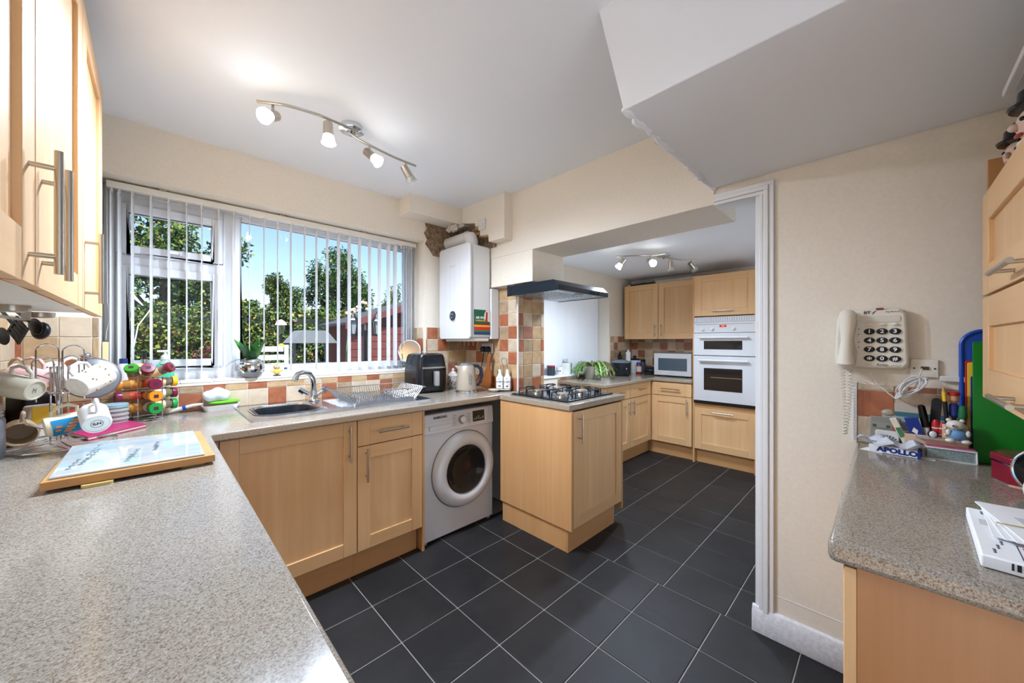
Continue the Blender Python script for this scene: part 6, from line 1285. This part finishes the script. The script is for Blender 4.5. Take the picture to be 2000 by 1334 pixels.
# things on top of the wall unit
TU = 1.765
wbd = thing('upright_board', 'upright beech board standing on the wall unit', 'board', (1.745, -.205, TU), math.pi); MB().box(0, .016, -.0, .25, .001, .092).build('board', wood('beech_board', (206, 150, 96), (188, 130, 78), 2), wbd, .001)
bfl = thing('blue_folder', 'pale blue box file behind the character jugs', 'box', (1.70, -.28, TU), math.pi); MB().box(0, .03, 0, .10, .001, .065).build('box', P('box_blue', (96, 150, 190), .5), bfl, .002)
def jug(label, x, y, s, tilt):
    t = thing('character_jug', label, 'jug', (x, y, TU), R(200 + tilt)); t.scale = (s, s, s)
    MB().lathe([(.03, .001), (.036, .01), (.026, .03), (.022, .04)], 20).build('neck', wceram, t); MB().ball((0, 0, .07), .038, 20, 14, (.9, 1, 1.1)).build('face', P('jug_skin', (222, 190, 170), .25), t)
    MB().ball((0, -.040, .066), .008, 10, 8, (.8, 1.2, 1.1)).build('nose', MATS['jug_skin'], t); MB().ball((0, -.034, .048), .009, 10, 6, (1.4, .6, .5)).build('mouth', P('jug_red', (180, 70, 60), .3), t)
    for s_ in (-1, 1): MB().ball((.014 * s_, -.033, .078), .005, 8, 6).build('eye', ink_m, t); MB().ball((.036 * s_, 0, .068), .009, 8, 6, (.5, .8, 1.2)).build('ear', MATS['jug_skin'], t)
    MB().ball((0, .008, .084), .040, 20, 10, (.98, 1, .75)).build('hair', P('jug_hair', (40, 34, 34), .3), t)
    MB().lathe([(.006, .098), (.046, .104), (.049, .110), (.042, .114), (.036, .118), (.034, .140), (.004, .146)], 24).build('hat', P('jug_black', (26, 26, 28), .2), t); MB().torus((0, 0, .03), .026, .010, 20, 8).build('collar', wceram, t)
    return t
jug('character jug with black hat nearer the window end of the wall unit', 1.655, -.255, .95, 20); jug('character jug with black hat at the picture edge', 1.47, -.255, 1.1, -10)
# white shelf above with pictures on its underside and a red mitten
shf = thing('wall_shelf', 'white shelf with pictures pasted under it above the jugs', 'shelf', (1.54, -.205, 1.95), math.pi)
MB().box(0, .64, 0, .34, 0, .016).build('board', white_m, shf, .002); MB().box(.02, .62, .015, .33, -.0012, 0).build('backing', P('collage_white', (226, 226, 222), .6), shf)
for k, (x, y, w_, h_, c2) in enumerate(((.03, .03, .10, .05, (60, 90, 60)), (.15, .03, .12, .07, (150, 120, 90)), (.03, .10, .08, .08, (120, 130, 150)), (.13, .12, .12, .09, (60, 56, 52)), (.30, .03, .12, .10, (110, 140, 100)), (.29, .15, .14, .10, (170, 120, 80)), (.45, .05, .13, .12, (90, 100, 130)))):
    MB().box(x, x + w_, y, y + h_, -.002, -.0012).build('photo', P('photo_' + 'abcdefg'[k], c2, .4, var=30), shf)
for x in (.08, .54): MB().prism([(.34, 0), (.20, 0), (.34, -.10)], x, x + .015, 0).build('bracket', white_m, shf)
mit = thing('red_mitten', 'small red spotted mitten hanging under the shelf', 'mitten', (1.36, -.235, 1.925), R(10)); MB().ball((0, 0, -.02), .026, 16, 10, (1, .45, 1.1)).ball((.024, 0, -.014), .011, 12, 8, (1, .7, 1.2)).build('body', red_m, mit); MB().tube([(0, 0, .006), (0, 0, .0245)], .0015, 6).build('string', paper, mit)
for k in range(6): MB().ball((-.014 + .012 * (k % 3), -.0115, -.03 + .016 * (k // 3)), .003, 8, 5, (1, .5, 1)).build('spot', paper, mit)
